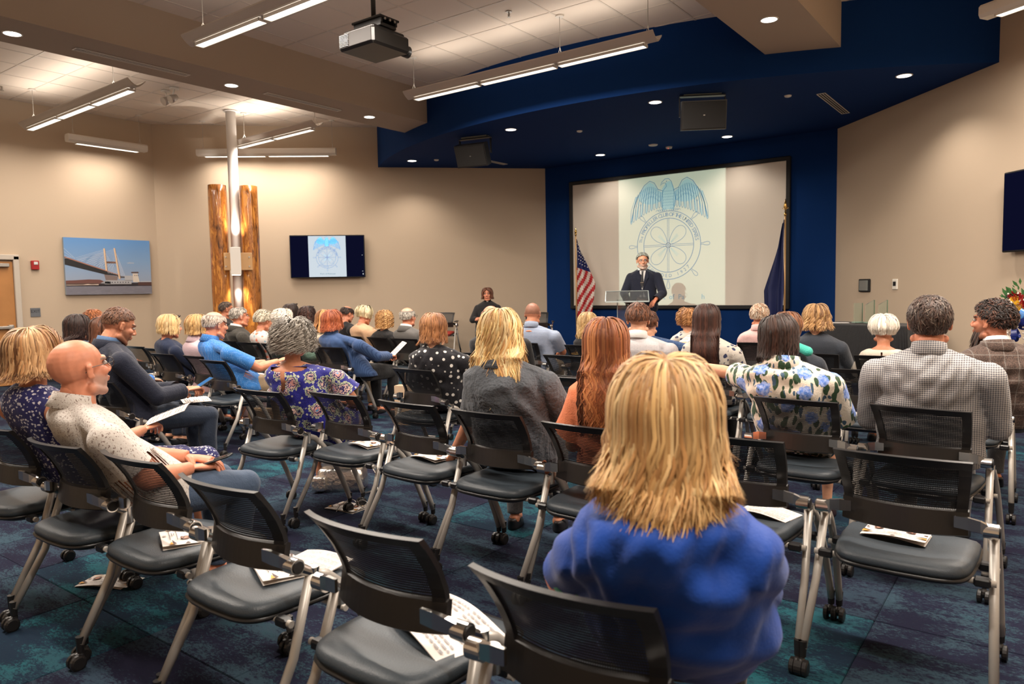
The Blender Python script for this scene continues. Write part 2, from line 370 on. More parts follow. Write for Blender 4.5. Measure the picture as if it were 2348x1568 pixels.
for j in range(-15,10):
    y=gy0+TS*j-.305
    if y>-2.2: gr.box((-.03,y,ZC+.0125),(16.1,.022,.024))
gr.obj('ceiling_grid',M_grid,CEIL,kind='stuff')
# ---- beams
M_beam=pmat('tan_beam_paint',(.40,.32,.25),.85,bump=.04,bscale=300)
for x0_,x1_,nm in ((-3.4,-2.6,'ceiling_beam'),(2.73,3.49,'ceiling_beam')):
    b=MB(); xm=(x0_+x1_)/2; ye=arc_y(x0_ if x0_<0 else x1_)+.05
    pts=[(x0_,-2.2),(x1_,-2.2),(x1_,arc_y(x1_)+.03),(xm,arc_y(xm)+.03),(x0_,arc_y(x0_)+.03)]
    b.loft([[(x,y,ZB) for x,y in pts],[(x,y,ZC+.04) for x,y in pts]]); struct(nm,b,M_beam)
# ---- blue soffit
so=MB(); xs=np.linspace(-5.13,5.08,41); pts=[(x,arc_y(x)) for x in xs]; pts+= [(2.72+.01,FY),(-2.8,FY)]
so.loft([[(x,y,ZS) for x,y in pts],[(x,y,ZC+.04) for x,y in pts]]); struct('ceiling_soffit',so,M_blue)
# ---- door on left wall (frame, leaf, push bar, closer)
M_door=pmat('honey_wood_door',(.42,.19,.06),.45,var=.25,vscale=3)
M_alum=pmat('brushed_aluminium',(.42,.40,.37),.4,.9)
d=MB()
d.box((LW+.03,4.735,1.04),(.10,.085,2.12),bev=.008); d.box((LW+.03,4.10,2.08),(.10,1.36,.085),bev=.008); d.box((LW+.03,3.44,1.04),(.10,.085,2.12),bev=.008)
DOOR=struct('door_1',d,pmat('door_frame_paint',(.50,.44,.37),.5))
d=MB(); d.box((LW+.012,4.09,1.01),(.05,1.20,2.0),bev=.004); d.obj('door_leaf',M_door,DOOR)
d=MB(); d.box((LW+.08,4.13,.95),(.05,.98,.05),bev=.01); d.box((LW+.06,4.60,.95),(.08,.08,.08),bev=.01); d.obj('push_bar',M_alum,DOOR)
d=MB(); d.box((LW+.07,4.45,1.95),(.06,.36,.06),bev=.01); d.obj('door_closer',M_alum,DOOR)
# ---- column + logs + lamp
M_col=pmat('white_column_paint',(.74,.71,.68),.4)
c=MB(); CX,CY=-6.06,7.47; c.cyl((CX,CY,0),(CX,CY,ZC+.03),.085,n=28); c.cyl((CX,CY,ZC-.02),(CX,CY,ZC),.12,n=28); o=struct('round_column',c,M_col,smooth=True)
m,N,L,b=_nt('varnished_log'); tc=N.new('ShaderNodeTexCoord'); mp=N.new('ShaderNodeMapping'); mp.inputs['Scale'].default_value=(7,7,1.1); L.new(tc.outputs['Object'],mp.inputs[0])
w=N.new('ShaderNodeTexNoise'); w.inputs['Scale'].default_value=1.6; w.inputs['Detail'].default_value=6; w.inputs['Distortion'].default_value=2.2; L.new(mp.outputs[0],w.inputs[0])
rp=N.new('ShaderNodeValToRGB'); e=rp.color_ramp.elements; e[0].position=.33; e[0].color=(.07,.022,.006,1); e[1].position=.68; e[1].color=(.62,.26,.05,1); q=rp.color_ramp.elements.new(.48); q.color=(.42,.15,.028,1); q=rp.color_ramp.elements.new(.53); q.color=(.22,.065,.012,1); q=rp.color_ramp.elements.new(.57); q.color=(.50,.20,.035,1)
L.new(w.outputs['Fac'],rp.inputs[0]); L.new(rp.outputs[0],b.inputs['Base Color']); b.inputs['Roughness'].default_value=.25; b.inputs['Coat Weight'].default_value=.4; M_log=m
vd=np.array([5.52-CX,0-CY]); vd/=np.linalg.norm(vd); rt=np.array([-vd[1],vd[0]])  # unit to viewer side, and its right
for k,(s,lab,off) in enumerate(((-1,'varnished wooden log left of the white column',.27),(1,'dark-knotted varnished wooden log right of the white column',.235))):
    p=np.array([CX,CY])+rt*s*off+vd*.10; rr=.155; rings=[]
    for z in np.linspace(0,3.30,26):
        r=rr*(1-.03*z/3.3)*(1+.015*math.sin(z*5+k*2)); rings.append([(p[0]+r*(1+.03*math.sin(3*t+z+k))*math.cos(t),p[1]+r*(1+.03*math.sin(3*t+z+k))*math.sin(t),z) for t in np.linspace(0,2*pi,26,endpoint=False)])
    mb=MB(); mb.loft(rings); o=mb.obj('log_post',M_log,smooth=False); o.data.polygons.foreach_set('use_smooth',[len(q.vertices)==4 for q in o.data.polygons]); tag(o,lab,'log')
pf=np.array([CX,CY])+vd*.30; ang=math.atan2(rt[1],rt[0])
t=thing('column_lamp','white box up-and-down lamp on a bolted wooden board before the column','lamp',(pf[0],pf[1],0),ang)
mb=MB(); mb.box((0.02,0,1.985),(.46,.035,.30),bev=.004); mb.obj('mounting_board',pmat('light_plywood',(.56,.33,.15),.5),t)
for sx in (-.18,.2):
    for z in (1.90,2.06): mb=MB(); mb.cyl((sx,-.018,z),(sx,-.032,z),.012); mb.obj('bolt',M_alum,t)
mb=MB(); mb.box((-.02,-.075,1.99),(.17,.12,.47),bev=.006); mb.obj('lamp_housing',M_white,t)
mb=MB(); mb.box((-.02,-.075,1.752),(.14,.09,.006)); mb.obj('lens',glow('lamp_lens_white',(1,.86,.66),20),t)
lp=pf+vd*.06
cdir=(-vd[0],-vd[1])
for up in (1,-1):
    q=np.array([CX,CY])+vd*.34; dirv=Vector((-vd[0]*.34,-vd[1]*.34,up)).normalized()
    o=lamp('SPOT','column_lamp_beam',(q[0],q[1],1.99+up*.25),(0,0,0),30,spot_size=R_(66),spot_blend=.6,shadow_soft_size=.04); o.rotation_euler=dirv.to_track_quat('-Z','Y').to_euler()
# ---- pendants
M_tube=glow('lit_louver',(1,.93,.82),5.5); M_tube2=pmat('louver_blade_white',(.8,.78,.74),.3)
M_pend=pmat('pendant_white',(.50,.45,.40),.4); M_cable=pmat('white_cable',(.6,.56,.5),.5)
def pendant(p0,p1,z,nseg,label,w=.22,style='wing',hang=(),pw=78,up=3.6,hz=None,lens_k=1.,wash=0):
    p0=np.array(p0,float); p1=np.array(p1,float); L=np.linalg.norm(p1-p0); c=(p0+p1)/2; a=math.atan2(*(p1-p0)[::-1])
    t=thing('pendant_light',label,'light',(c[0],c[1],z),a,'linear pendant lights')
    mb=MB(); 
    if style=='wing':
        rings=[]
        for x in (-L/2,L/2):
            up_=[(x,y,.075*abs(y/(w/2))**1.6-.0) for y in np.linspace(-w/2,w/2,11)]; lo=[(x,y,.075*abs(y/(w/2))**1.6-.014-.01*(1-abs(y/(w/2)))) for y in np.linspace(w/2,-w/2,11)]
            rings.append(up_+lo)
        mb.loft(rings); mb.box((0,0,.012),(L-.25,.11,.05),bev=.01)
    else:
        prof=[(-.055,-.05),(-.075,-.02),(-.075,.05),(-.05,.075),(.05,.075),(.075,.05),(.075,-.02),(.055,-.05)]
        mb.loft([[(x,y,zz) for y,zz in prof] for x in (-L/2,L/2)])
    mb.obj('housing',M_pend if style=='wing' else M_white,t,smooth=False)
    sl=(L-.22)/nseg
    for k in range(nseg):
        xc=-L/2+.11+sl*(k+.5); zl=-.035 if style=='wing' else -.055
        mb=MB(); mb.box((xc,0,zl),(sl-.07,.088,.018),bev=.004); o=mb.obj('louver',M_tube,t)
        q=MB(); q.box((xc,.047,zl),(sl-.05,.006,.03)); q.box((xc,-.047,zl),(sl-.05,.006,.03)); q.box((xc-sl/2+.03,0,zl),(.008,.1,.03)); q.box((xc+sl/2-.03,0,zl),(.008,.1,.03)); q.obj('louver_frame',M_white,o)
        lamp('AREA','pendant_down',(xc,0,-.07),(0,0,0),pw/nseg*sl/1.1,parent=t,shape='RECTANGLE',size=sl-.1,size_y=.08,spread=R_(172) if not wash else R_(132)).rotation_euler=(R_(wash),0,0)
        if up: lamp('AREA','pendant_up',(xc,0,.09),(pi,0,0),up/nseg*sl/1.1,parent=t,shape='RECTANGLE',size=sl-.1,size_y=.2,spread=R_(178))
    for hx in hang:
        top=ZC-z
        for s in (-1,1): 
            q=MB(); q.tube([(hx,s*.06,.03),(hx,0,.17),(hx,0,top)],.0035,6); q.obj('cable',M_cable,t)
        q=MB(); q.cyl((hx,0,top-.012),(hx,0,top+.002),.05,n=18); q.obj('canopy_cap',M_white,t)
    return t
pendant((-1.70,7.40),(2.02,7.40),4.07,3,'long three-lamp winged pendant hanging before the blue curved soffit',hang=(-1.75,.62,1.75))
pendant((-1.66,4.22),(2.0,4.22),3.98,3,'winged pendant at the top edge beside the projector, nearer the camera',hang=(-1.6,.3,1.7))
pendant((-7.45,4.80),(-3.80,4.72),4.06,3,'three-lamp winged pendant over the left area near the door',pw=34,up=6,hang=(-1.5,1.2))
pendant((-6.35,7.72),(-3.92,7.62),4.06,2,'winged pendant crossing behind the white column',pw=26,up=7,hang=(1.15,-.9))
pendant((-7.55,5.42),(-7.55,6.72),4.02,1,'short white tubular light hung along the left wall',style='bar',hang=(-.55,.55),wash=26,pw=6,up=0)
pendant((-7.22,7.50),(-5.28,9.12),4.02,2,'long white tubular light hung along the television wall',style='bar',hang=(-1.15,1.2),wash=26,pw=11,up=0)
pendant((4.90,8.45),(6.6,7.45),3.96,2,'white tubular light cut by the top right corner',style='bar',hang=(-.85,.7),pw=60,up=0)
for (yy,xx) in ((1.2,(-1.7,2.0)),(1.6,(-7.4,-3.8)),(1.5,(3.9,7.4)),(4.5,(4.3,7.4))):
    pass
# daylight-neutral room lamps behind and right of the camera (rest of the same lighting)
for (x,y,l,p) in ((.2,1.1,3.6,95),(5.7,.6,2.8,55),(5.8,4.2,2.8,95),(-5.7,1.4,3.4,60)):
    lamp('AREA','ceiling_row_down',(x,y,4.0),(0,0,0),p,shape='RECTANGLE',size=l,size_y=.1)
    lamp('AREA','ceiling_row_up',(x,y,4.1),(pi,0,0),p*.12,shape='RECTANGLE',size=l,size_y=.2)
# ---- recessed downlights
M_can=glow('downlight_lens',(1,.93,.82),14)
dl=MB(); rg=[]
for r,z in ((.092,0),(.092,-.006),(.078,-.006),(.078,.0)): rg.append([(r*math.cos(t),r*math.sin(t),z) for t in np.linspace(0,2*pi,28,endpoint=False)])
dl.loft(rg,cap=False); ring_me=dl.mesh('trim_ring',M_white,True)
dl=MB(); dl.cyl((0,0,-.004),(0,0,-.001),.078,n=28); lens_me=dl.mesh('lens',M_can)
def downlight(x,y,z,label,power=30,size=112,tilt=None,k=1.):
    t=thing('recessed_downlight',label,'light',(x,y,z),0,'recessed downlights'); linkobj('trim_ring',ring_me,t); linkobj('lens',lens_me,t)
    o=lamp('SPOT','downlight_beam',(0,0,-.02),(0,0,0),power,parent=t,spot_size=R_(size),spot_blend=.7,shadow_soft_size=.06)
    if tilt: o.rotation_euler=Vector(tilt).to_track_quat('-Z','Y').to_euler()
for i,(x,y,l) in enumerate(((-3.05,3.1,'round downlight in the left beam, nearest the left edge'),(-3.05,5.56,'round downlight in the left beam between its two air slots'),(-3.0,7.87,'round downlight in the left beam next to the blue soffit'),(3.12,7.67,'round downlight in the right beam at the top of the picture'))):
    downlight(x,y,ZB,l,30)
for x,y,l,p,s in ((-4.14,9.95,'leftmost round downlight in the blue soffit, before the left speaker',34,124),(-1.17,9.04,'round downlight in the blue soffit just right of the left speaker',40,105),(-1.2,11.81,'round downlight above the left top corner of the screen',20,128),(1.24,8.98,'round downlight in the blue soffit just left of the square speaker',40,105),(1.17,11.79,'round downlight above the right half of the screen',20,128),(4.03,9.78,'rightmost round downlight in the blue soffit over the right wall',42,124)):
    downlight(x,y,ZS,l,p,s)
# small soffit discs
for x,y,l in ((2.7,9.8,'small plain disc in the soffit near the right air slot'),(-.43,9.82,'small plain disc in the middle of the soffit'),(-3.73,10.17,'small plain disc beside the leftmost soffit downlight'),(-.05,11.6,'flat round detector on the soffit over the screen')):
    r=.045 if 'detector' not in l else .08
    mb=MB(); mb.cyl((0,0,0),(0,0,-.015),r,r*.9,20); mb.cyl((0,0,-.015),(0,0,-.022),r*.6,r*.5,16); o=mb.obj('ceiling_sensor',M_white,loc=(x,y,ZS),smooth=False); tag(o,l,'sensor')
t=thing('smoke_detector','white detector with a tiny red light above the screen','detector',(.08,11.95,ZS))
mb=MB(); mb.cyl((0,0,0),(0,0,-.03),.06,.05,22); mb.obj('detector_body',M_white,t,True); mb=MB(); mb.ell((0,-.03,-.032),(.007,.007,.005)); mb.obj('indicator',glow('red_led',(1,.05,.03),4),t)
# ---- air slots
M_slot=pmat('slot_dark',(.02,.018,.016),.7)
def vent(x,y,z,L,label,w=.11):
    t=thing('air_vent',label,'vent',(x,y,z),0,'linear air vents')
    mb=MB(); mb.box((0,0,-.0015),(w-.02,L-.03,.004)); mb.obj('backing',M_slot,t)
    mb=MB()
    for sx in (-1,1): mb.box((sx*(w/2-.006),0,-.005),(.012,L,.006))
    for sy in (-1,1): mb.box((0,sy*(L/2-.006),-.005),(w,.012,.0059))
    mb.obj('vent_frame',M_white,t)
    for k in (-1,1):
        mb=MB(); mb.box((k*w*.15,0,-.005),(.007,L-.02,.005)); mb.obj('slat',M_white,t)
vent(-3.05,4.33,ZB,1.30,'long air slot in the left beam, nearer the camera'); vent(-3.03,6.68,ZB,1.27,'second air slot in the left beam, farther away')
vent(3.06,10.65,ZS,1.38,'air slot in the blue soffit near the right wall'); vent(-3.08,10.95,ZS,.95,'air slot in the blue soffit behind the left speaker'); vent(3.10,6.1,ZB,1.2,'air slot in the right beam at the top edge')
# ---- emergency light, sprinkler
t=thing('emergency_light','twin-headed emergency spotlight on the left ceiling','light',(-5.56,6.12,ZC))
for s in (-1,1):
    mb=MB(); mb.cyl((s*.13,0,0),(s*.13,0,-.02),.07,n=18); mb.obj('base_plate',M_white,t,True)
    mb=MB(); mb.tube([(s*.13,0,-.02),(s*.10,0,-.07),(s*.10,-.01,-.12)],.014,8); mb.obj('arm',M_white,t,True)
    mb=MB(); mb.tube([(s*.10,.05,-.12),(s*.10,-.02,-.16),(s*.10,-.06,-.18)],[.04,.062,.066],16); o=mb.obj('lamp_head',pmat('lamp_head_grey',(.5,.46,.42),.3,.4),t,True)
t=thing('sprinkler_head','sprinkler head in the tiled ceiling right of the projector','sprinkler',(.4,6.92,ZC))
mb=MB(); mb.cyl((0,0,0),(0,0,-.006),.035,n=18); mb.obj('escutcheon',M_alum,t,True); mb=MB(); mb.cyl((0,0,-.006),(0,0,-.05),.008); 
for s in (-1,1): mb.tube([(0,0,-.012),(s*.016,0,-.035),(0,0,-.06)],.003,6)
mb.obj('sprinkler_frame',M_alum,t); mb=MB(); mb.cyl((0,0,-.06),(0,0,-.063),.022,n=14); mb.obj('deflector',M_alum,t)
t=thing('sprinkler_head','dark sprinkler head at the left edge of the ceiling','sprinkler',(-7.3,4.45,ZC)); mb=MB(); mb.cyl((0,0,0),(0,0,-.05),.016); mb.cyl((0,0,-.05),(0,0,-.056),.03); mb.obj('sprinkler_body',M_alum,t)
# ---- ceiling speakers (boxes)
M_grille=pmat('speaker_grille',(.007,.0065,.006),.6,bump=.5,bscale=400)
def speaker(x,y,z,rz,tilt,label,s=1.):
    t=thing('loudspeaker',label,'speaker',(x,y,z),rz,'ceiling loudspeakers')
    Mr=Matrix.Rotation(tilt,4,'X')
    mb=MB(); w,h=.56*s,.36*s; f=[(-w/2,-.14,-h/2),(w/2,-.14,-h/2),(w/2,-.14,h/2),(-w/2,-.14,h/2)]; bk=[(-w*.36,.15,-h*.36),(w*.36,.15,-h*.36),(w*.36,.15,h*.36),(-w*.36,.15,h*.36)]; md=[(-w/2,.0,-h/2),(w/2,.0,-h/2),(w/2,.0,h/2),(-w/2,.0,h/2)]
    mb.loft([f,md,bk]); o=mb.obj('cabinet',M_black,t); o.matrix_local=Mr
    mb=MB(); mb.box((0,-.146,0),(w-.03,.014,h-.03),bev=.004); o=mb.obj('grille',M_grille,t); o.matrix_local=Mr
    mb=MB(); mb.box((0,-.155,-.0),(.022,.003,.012)); o=mb.obj('badge',M_alum,t); o.matrix_local=Mr
    mb=MB(); mb.box((0,.03,.235*s+.02),(w+.02,.08,.012))
    for q in (-1,1): mb.box((q*(w/2+.008),.03,.11*s+.01),(.010,.05,.24*s))
    mb.obj('bracket',M_black,t)
    mb=MB(); mb.box((0,.03,.245*s+.035),(w*.85,.1,.03)); mb.obj('ceiling_plate',pmat('grey_plate',(.2,.22,.2),.4,.6),t)
speaker(-1.9,9.05,ZS-.275,R_(12),R_(22),'black loudspeaker tilted down under the left of the soffit',.95)
speaker(1.88,9.0,ZS-.27,R_(30),R_(10),'square-on black loudspeaker under the middle of the soffit',.98)
# ---- projector
t=thing('projector','black projector on a ceiling pole','projector',(.42,4.80,3.62),R_(0))
M_pj=pmat('projector_shell',(.010,.009,.008),.38); M_pjs=pmat('projector_side',(.010,.008,.007),.8)
mb=MB(); mb.box((0,0,.07),(.46,.46,.15),bev=.02); mb.box((0,0,.155),(.40,.40,.04),bev=.015); mb.obj('casing',M_pj,t)
mb=MB(); mb.box((-.0,-.232,.075),(.42,.012,.125),bev=.004); mb.obj('side_cover',M_pjs,t)
for k in range(9): mb=MB(); mb.box((-.14,-.240,.025+k*.012),(.12,.008,.005)); mb.obj('vent_slat',M_black,t)
mb=MB(); mb.cyl((.14,.20,.045),(.14,.29,.045),.05,.056,20); mb.obj('lens_barrel',M_black,t,True)
mb=MB(); mb.box((.02,0,.20),(.34,.20,.03),bev=.004); mb.box((.02,-.09,.235),(.36,.02,.05)); mb.box((.02,.09,.235),(.36,.02,.05)); mb.box((.02,0,.262),(.38,.24,.02),bev=.004); mb.obj('mount_bracket',M_black,t)
for k in range(3): mb=MB(); mb.cyl((.205,-.06+k*.06,.245),(.215,-.06+k*.06,.245),.012,n=10); mb.obj('bolt',M_alum,t)
mb=MB(); mb.cyl((0,0,.27),(0,0,ZC-3.62),.022,n=16); mb.obj('pole',M_black,t,True)
PJ=np.array([.56,5.12,3.665])
lo=bpy.data.lights.new('projector_beam','SPOT'); lo.energy=1900; lo.color=(.68,1.0,.90); lo.spot_size=R_(50); lo.spot_blend=0.; lo.shadow_soft_size=.015; lo.use_nodes=True
lob=bpy.data.objects.new('projector_beam',lo); COL.objects.link(lob); lob.location=PJ
tgt=Vector((-.1,FY,2.26)); dv=tgt-Vector(PJ); lob.rotation_euler=(math.pi/2,0,0)  # looks straight along +y, keystone-free
N=lo.node_tree.nodes; L=lo.node_tree.links; em=N['Emission']; tc=N.new('ShaderNodeTexCoord'); sp=N.new('ShaderNodeSeparateXYZ'); L.new(tc.outputs['Normal'],sp.inputs[0])
def mt(op,a,b):
    n=N.new('ShaderNodeMath'); n.operation=op
    for i,x in enumerate((a,b)):
        if isinstance(x,(int,float)): n.inputs[i].default_value=x
        else: L.new(x,n.inputs[i])
    return n.outputs[0]
u=mt('DIVIDE',sp.outputs[0],sp.outputs[2]); v=mt('DIVIDE',sp.outputs[1],sp.outputs[2])
Dd=FY-PJ[1]; lo.spot_size=R_(70)
# light local z points backwards: x/z and y/z change sign
ux0,ux1=-(.94-PJ[0])/Dd,-(-1.13-PJ[0])/Dd; vz0,vz1=-(3.44-PJ[2])/Dd,-(1.08-PJ[2])/Dd
k=mt('MULTIPLY',mt('MULTIPLY',mt('GREATER_THAN',u,ux0),mt('LESS_THAN',u,ux1)),mt('MULTIPLY',mt('GREATER_THAN',v,vz0),mt('LESS_THAN',v,vz1)))
L.new(k,em.inputs['Strength'])
# ---- big screen
t=thing('projection_screen','wide framed projection screen on the blue wall','screen',(0,FY,0))
M_scr=pmat('screen_matte_white',(.68,.61,.52),.8)
sx0,sx1,sz0,sz1=-2.20,2.02,1.02,3.50
mb=MB(); mb.box(((sx0+sx1)/2,-.02,(sz0+sz1)/2),(sx1-sx0-.1,.02,sz1-sz0-.1)); mb.obj('screen_fabric',M_scr,t)
for (c_,d_) in ((((sx0+sx1)/2,-.03,sz1-.03),(sx1-sx0,.06,.07)),(((sx0+sx1)/2,-.03,sz0+.03),(sx1-sx0,.06,.07)),((sx0+.03,-.03,(sz0+sz1)/2),(.07,.0599,sz1-sz0)),((sx1-.03,-.03,(sz0+sz1)/2),(.07,.0599,sz1-sz0))):
    mb=MB(); mb.box(c_,d_,bev=.01); mb.obj('frame_bar',M_frame,t)
# emblem line art (x-z plane), unit: metres on the big screen, centre of wheel at origin
def circ(cx,cz,r,a0=0,a1=360,n=64): return [(cx+r*math.cos(R_(a)),0,cz+r*math.sin(R_(a))) for a in np.linspace(a0,a1,n)]
def emblem(ink,eagle_col,wash,full=False):
    mb=MB(); lw=.011
    for r in (.615,.485): mb.line(circ(0,0,r),lw,ink)
    mb.line(circ(0,0,.045,n=24),.012,ink); mb.line(circ(0,0,.02,n=16),.012,ink)
    for a in range(0,360,45):
        ca,sa=math.cos(R_(a)),math.sin(R_(a)); P=lambda r,o:(r*ca-o*sa,0,r*sa+o*ca)
        if a==90: continue
        hd=[P(.62,.012),P(.66,.012),P(.69,.024),P(.74,.032),P(.775,.022),P(.785,0),P(.775,-.022),P(.74,-.032),P(.69,-.024),P(.66,-.012),P(.62,-.012)]
        mb.line(hd,.008,ink)
    for a in (0,90,180,270):
        ca,sa=math.cos(R_(a)),math.sin(R_(a)); P=lambda r,o:(r*ca-o*sa,0,r*sa+o*ca)
        for o in (-.014,.014): mb.line([P(.06,o),P(.48,o)],.006,ink)
    for a in (45,135,225,315):
        ca,sa=math.cos(R_(a)),math.sin(R_(a)); pts=[]
        for t_ in np.linspace(0,2*pi,40):
            r=.24+.2*math.cos(t_); o=.115*math.sin(t_)*(.45+.55*(r-.04)/.4)*1.3; pts.append((r*ca-o*sa,0,r*sa+o*ca))
        mb.line(pts,.008,ink); 
        for q in np.linspace(-.05,.05,5): mb.line([((r*ca-q*sa*r*2.2),.0,(r*sa+q*ca*r*2.2)) for r in np.linspace(.07,.26,8)],.003,wash)
    # eagle: body, head, two wings of feathers
    by=.62
    mb.add([(x,.001,z) for x,_,z in [(-.10,0,by+.02),(.10,0,by+.02),(.13,0,by+.2),(.12,0,by+.38),(.07,0,by+.50),(.02,0,by+.53),(-.04,0,by+.50),(-.12,0,by+.40),(-.12,0,by+.2)]],[tuple(range(9))],wash)
    mb.line([(-.10,0,by),(-.13,0,by+.2),(-.10,0,by+.36),(-.03,0,by+.44),(-.05,0,by+.50),(-.10,0,by+.50),(-.15,0,by+.46),(-.12,0,by+.52),(-.06,0,by+.57),(.01,0,by+.57),(.06,0,by+.52),(.10,0,by+.40),(.14,0,by+.22),(.10,0,by)],.009,eagle_col)
    mb.line(circ(-.03,by+.525,.008,n=10),.006,eagle_col)
    for k in range(6):
        for q in np.linspace(-.09,.09,6): mb.line([(q-.014,0,by+.36-.05*k),(q,0,by+.335-.05*k),(q+.014,0,by+.36-.05*k)],.004,eagle_col)
    for s in (-1,1):
        mb.line([(s*.10,0,by+.36),(s*.2,0,by+.40),(s*.27,0,by+.52),(s*.36,0,by+.56),(s*.47,0,by+.49),(s*.60,0,by+.30),(s*.68,0,by+.10),(s*.74,0,by-.16)],.011,eagle_col)
        mb.add([(s*x,.001,z) for x,z in [(.11,by+.34),(.2,by+.38),(.28,by+.50),(.36,by+.54),(.47,by+.47),(.59,by+.28),(.55,by+.2),(.42,by+.14),(.27,by+.14),(.14,by+.18)]],[tuple(range(10)) if s<0 else tuple(range(9,-1,-1))],wash)
        nf=13
        for k in range(nf):
            f=k/(nf-1); a=np.array([.13+.50*f**1.0,by+.34+.14*math.sin(f*pi)-.04*f]); e_=np.array([.12+.62*f,by+.06-.26*f**1.6]); n_=np.array([.022,0.006]); mid=(a+e_)/2+np.array([.03*f,.0])
            for o in (-1,1): mb.line([(s*(a[0]+o*n_[0]*.6),0,a[1]),(s*(mid[0]+o*n_[0]),0,mid[1]),(s*(e_[0]+o*n_[0]*.7),0,e_[1]+.03),(s*e_[0],0,e_[1])],.006,eagle_col)
            if k%2==0: mb.add([(s*(a[0]-.012),.0008,a[1]),(s*(a[0]+.014),.0008,a[1]),(s*(e_[0]+.01),.0008,e_[1]+.02),(s*(e_[0]-.01),.0008,e_[1]+.02)],[(0,1,2,3) if s<0 else (3,2,1,0)],wash)
        for rr,nn in ((.08,9),(.16,10)):
            for k in range(nn):
                f=(k+.5)/nn; x=.15+.42*f; z=by+.33+.13*math.sin(f*pi)-.06*f-rr
                mb.line([(s*(x-.02),0,z+.02),(s*x,0,z-.02),(s*(x+.02),0,z+.02)],.005,eagle_col)
        for k in range(5): mb.line([(s*(.03+.035*k),0,by-.005),(s*(.05+.04*k),0,by+.06-.008*k),(s*(.08+.04*k),0,by-.0)],.006,eagle_col)
    # ring lettering
    txt='The PROPELLER CLUB OF THE UNITED STATES'; n=len(txt)
    wts=[.55 if c in ' IT' else 1. for c in txt]; tot=sum(wts); acc=0
    for i,c in enumerate(txt):
        a=172-(acc+wts[i]/2)/tot*166; acc+=wts[i]
        if c==' ': continue
        V,F=text_np(c,.098 if i>2 else .08); 
        if len(V)==0: continue
        b_=R_(a-90); x=V[:,0]*math.cos(b_)-V[:,1]*math.sin(b_); z=V[:,0]*math.sin(b_)+V[:,1]*math.cos(b_)
        mb.add(np.stack([x+.55*math.cos(R_(a)),np.zeros(len(V)),z+.55*math.sin(R_(a))],1),F,ink)
    txt='FOUNDED 1927'
    for i,c in enumerate(txt):
        a=226+i*(88/(len(txt)-1))
        if c==' ': continue
        V,F=text_np(c,.085); b_=R_(a+90); x=V[:,0]*math.cos(b_)-V[:,1]*math.sin(b_); z=V[:,0]*math.sin(b_)+V[:,1]*math.cos(b_)
        mb.add(np.stack([x+.55*math.cos(R_(a)),np.zeros(len(V)),z+.55*math.sin(R_(a))],1),F,ink)
    return mb
eb=emblem((.20,.27,.42),(.10,.25,.44),(.44,.56,.60)); eb.obj('emblem_art',colmat('projected_picture_tint',.8),t,loc=(-.12,-.032,2.17))  # projected picture painted as surface colour on the screen, not by the beam
for s_,xx in (('t  of  Pa',.005),('h',.56)):
    me=text_mesh(s_,.13,pmat('projected_caption_tint',(.28,.42,.52),.8)); o=linkobj('caption_lettering',me,t,(xx-.02,-.032,1.235)); o.rotation_euler=(pi/2,0,0)  # projected caption painted on as well; letters in the speaker's shadow left out
# ---- televisions
def tv(name,label,p,dirv,w,h,z,content):
    a=math.atan2(dirv[1],dirv[0]); t=thing('television',label,'television',(p[0],p[1],z),a)
    mb=MB(); mb.box((0,-.10,0),(w,.05,h),bev=.008); mb.obj('bezel',M_frame,t)
    mb=MB(); mb.box((0,-.03,0),(.4,.09,.3)); mb.obj('wall_bracket',M_black,t)
    mb=MB(); mb.box((0,-.1262,0),(w-.03,.003,h-.035)); o=mb.obj('display',glow('dark_navy_display_'+name,(.006,.007,.030),1.),t)
    if content:
        mb=MB(); mb.box((-.005,-.1285,0),(.70*w/1.4,.002,h-.036)); mb.obj('slide',glow('white_slide',(.82,.92,1.0),1.25),t)
        e2=emblem((.02,.12,.40),(.0,.17,.52),(.16,.50,.82)); m_=colmat('display_ink',.6,emit=1.0); m_.node_tree.nodes['Principled BSDF'].inputs['Specular IOR Level'].default_value=0
        o=e2.obj('emblem_art',m_,t,loc=(-.01,-.131,-.02)); s_=.335; o.scale=(s_,s_,s_)
        me=text_mesh('Port of Paducah',.045,glow('caption_blue',(.45,.65,.85),.7)); o=linkobj('caption_lettering',me,t,(-.005,-.131,-.335)); o.rotation_euler=(pi/2,0,0)
        mb=MB(); mb.box((.655,-.1285,.02),(.012,.002,.014)); mb.box((.655,-.1285,-.29),(.02,.002,.01)); mb.box((.663,-.1285,-.345),(.016,.002,.03)); mb.obj('menu_icon',glow('icon_white',(.8,.85,.9),1.),t)
    return t
s2=math.sqrt(.5)
tv('left','wall television showing the emblem slide','%s' and (-5.855,9.325),(s2,s2),1.41,.82,2.12,True)
tv('right','dark blue wall television cut by the right edge',(5.62,9.19),(.674,-.739),1.45,.86,2.16,False)
# ---- canvas picture
t=thing('canvas_picture','canvas photograph of a cable-stayed bridge and a towboat','picture',(LW,6.195,1.95),-pi/2+pi)
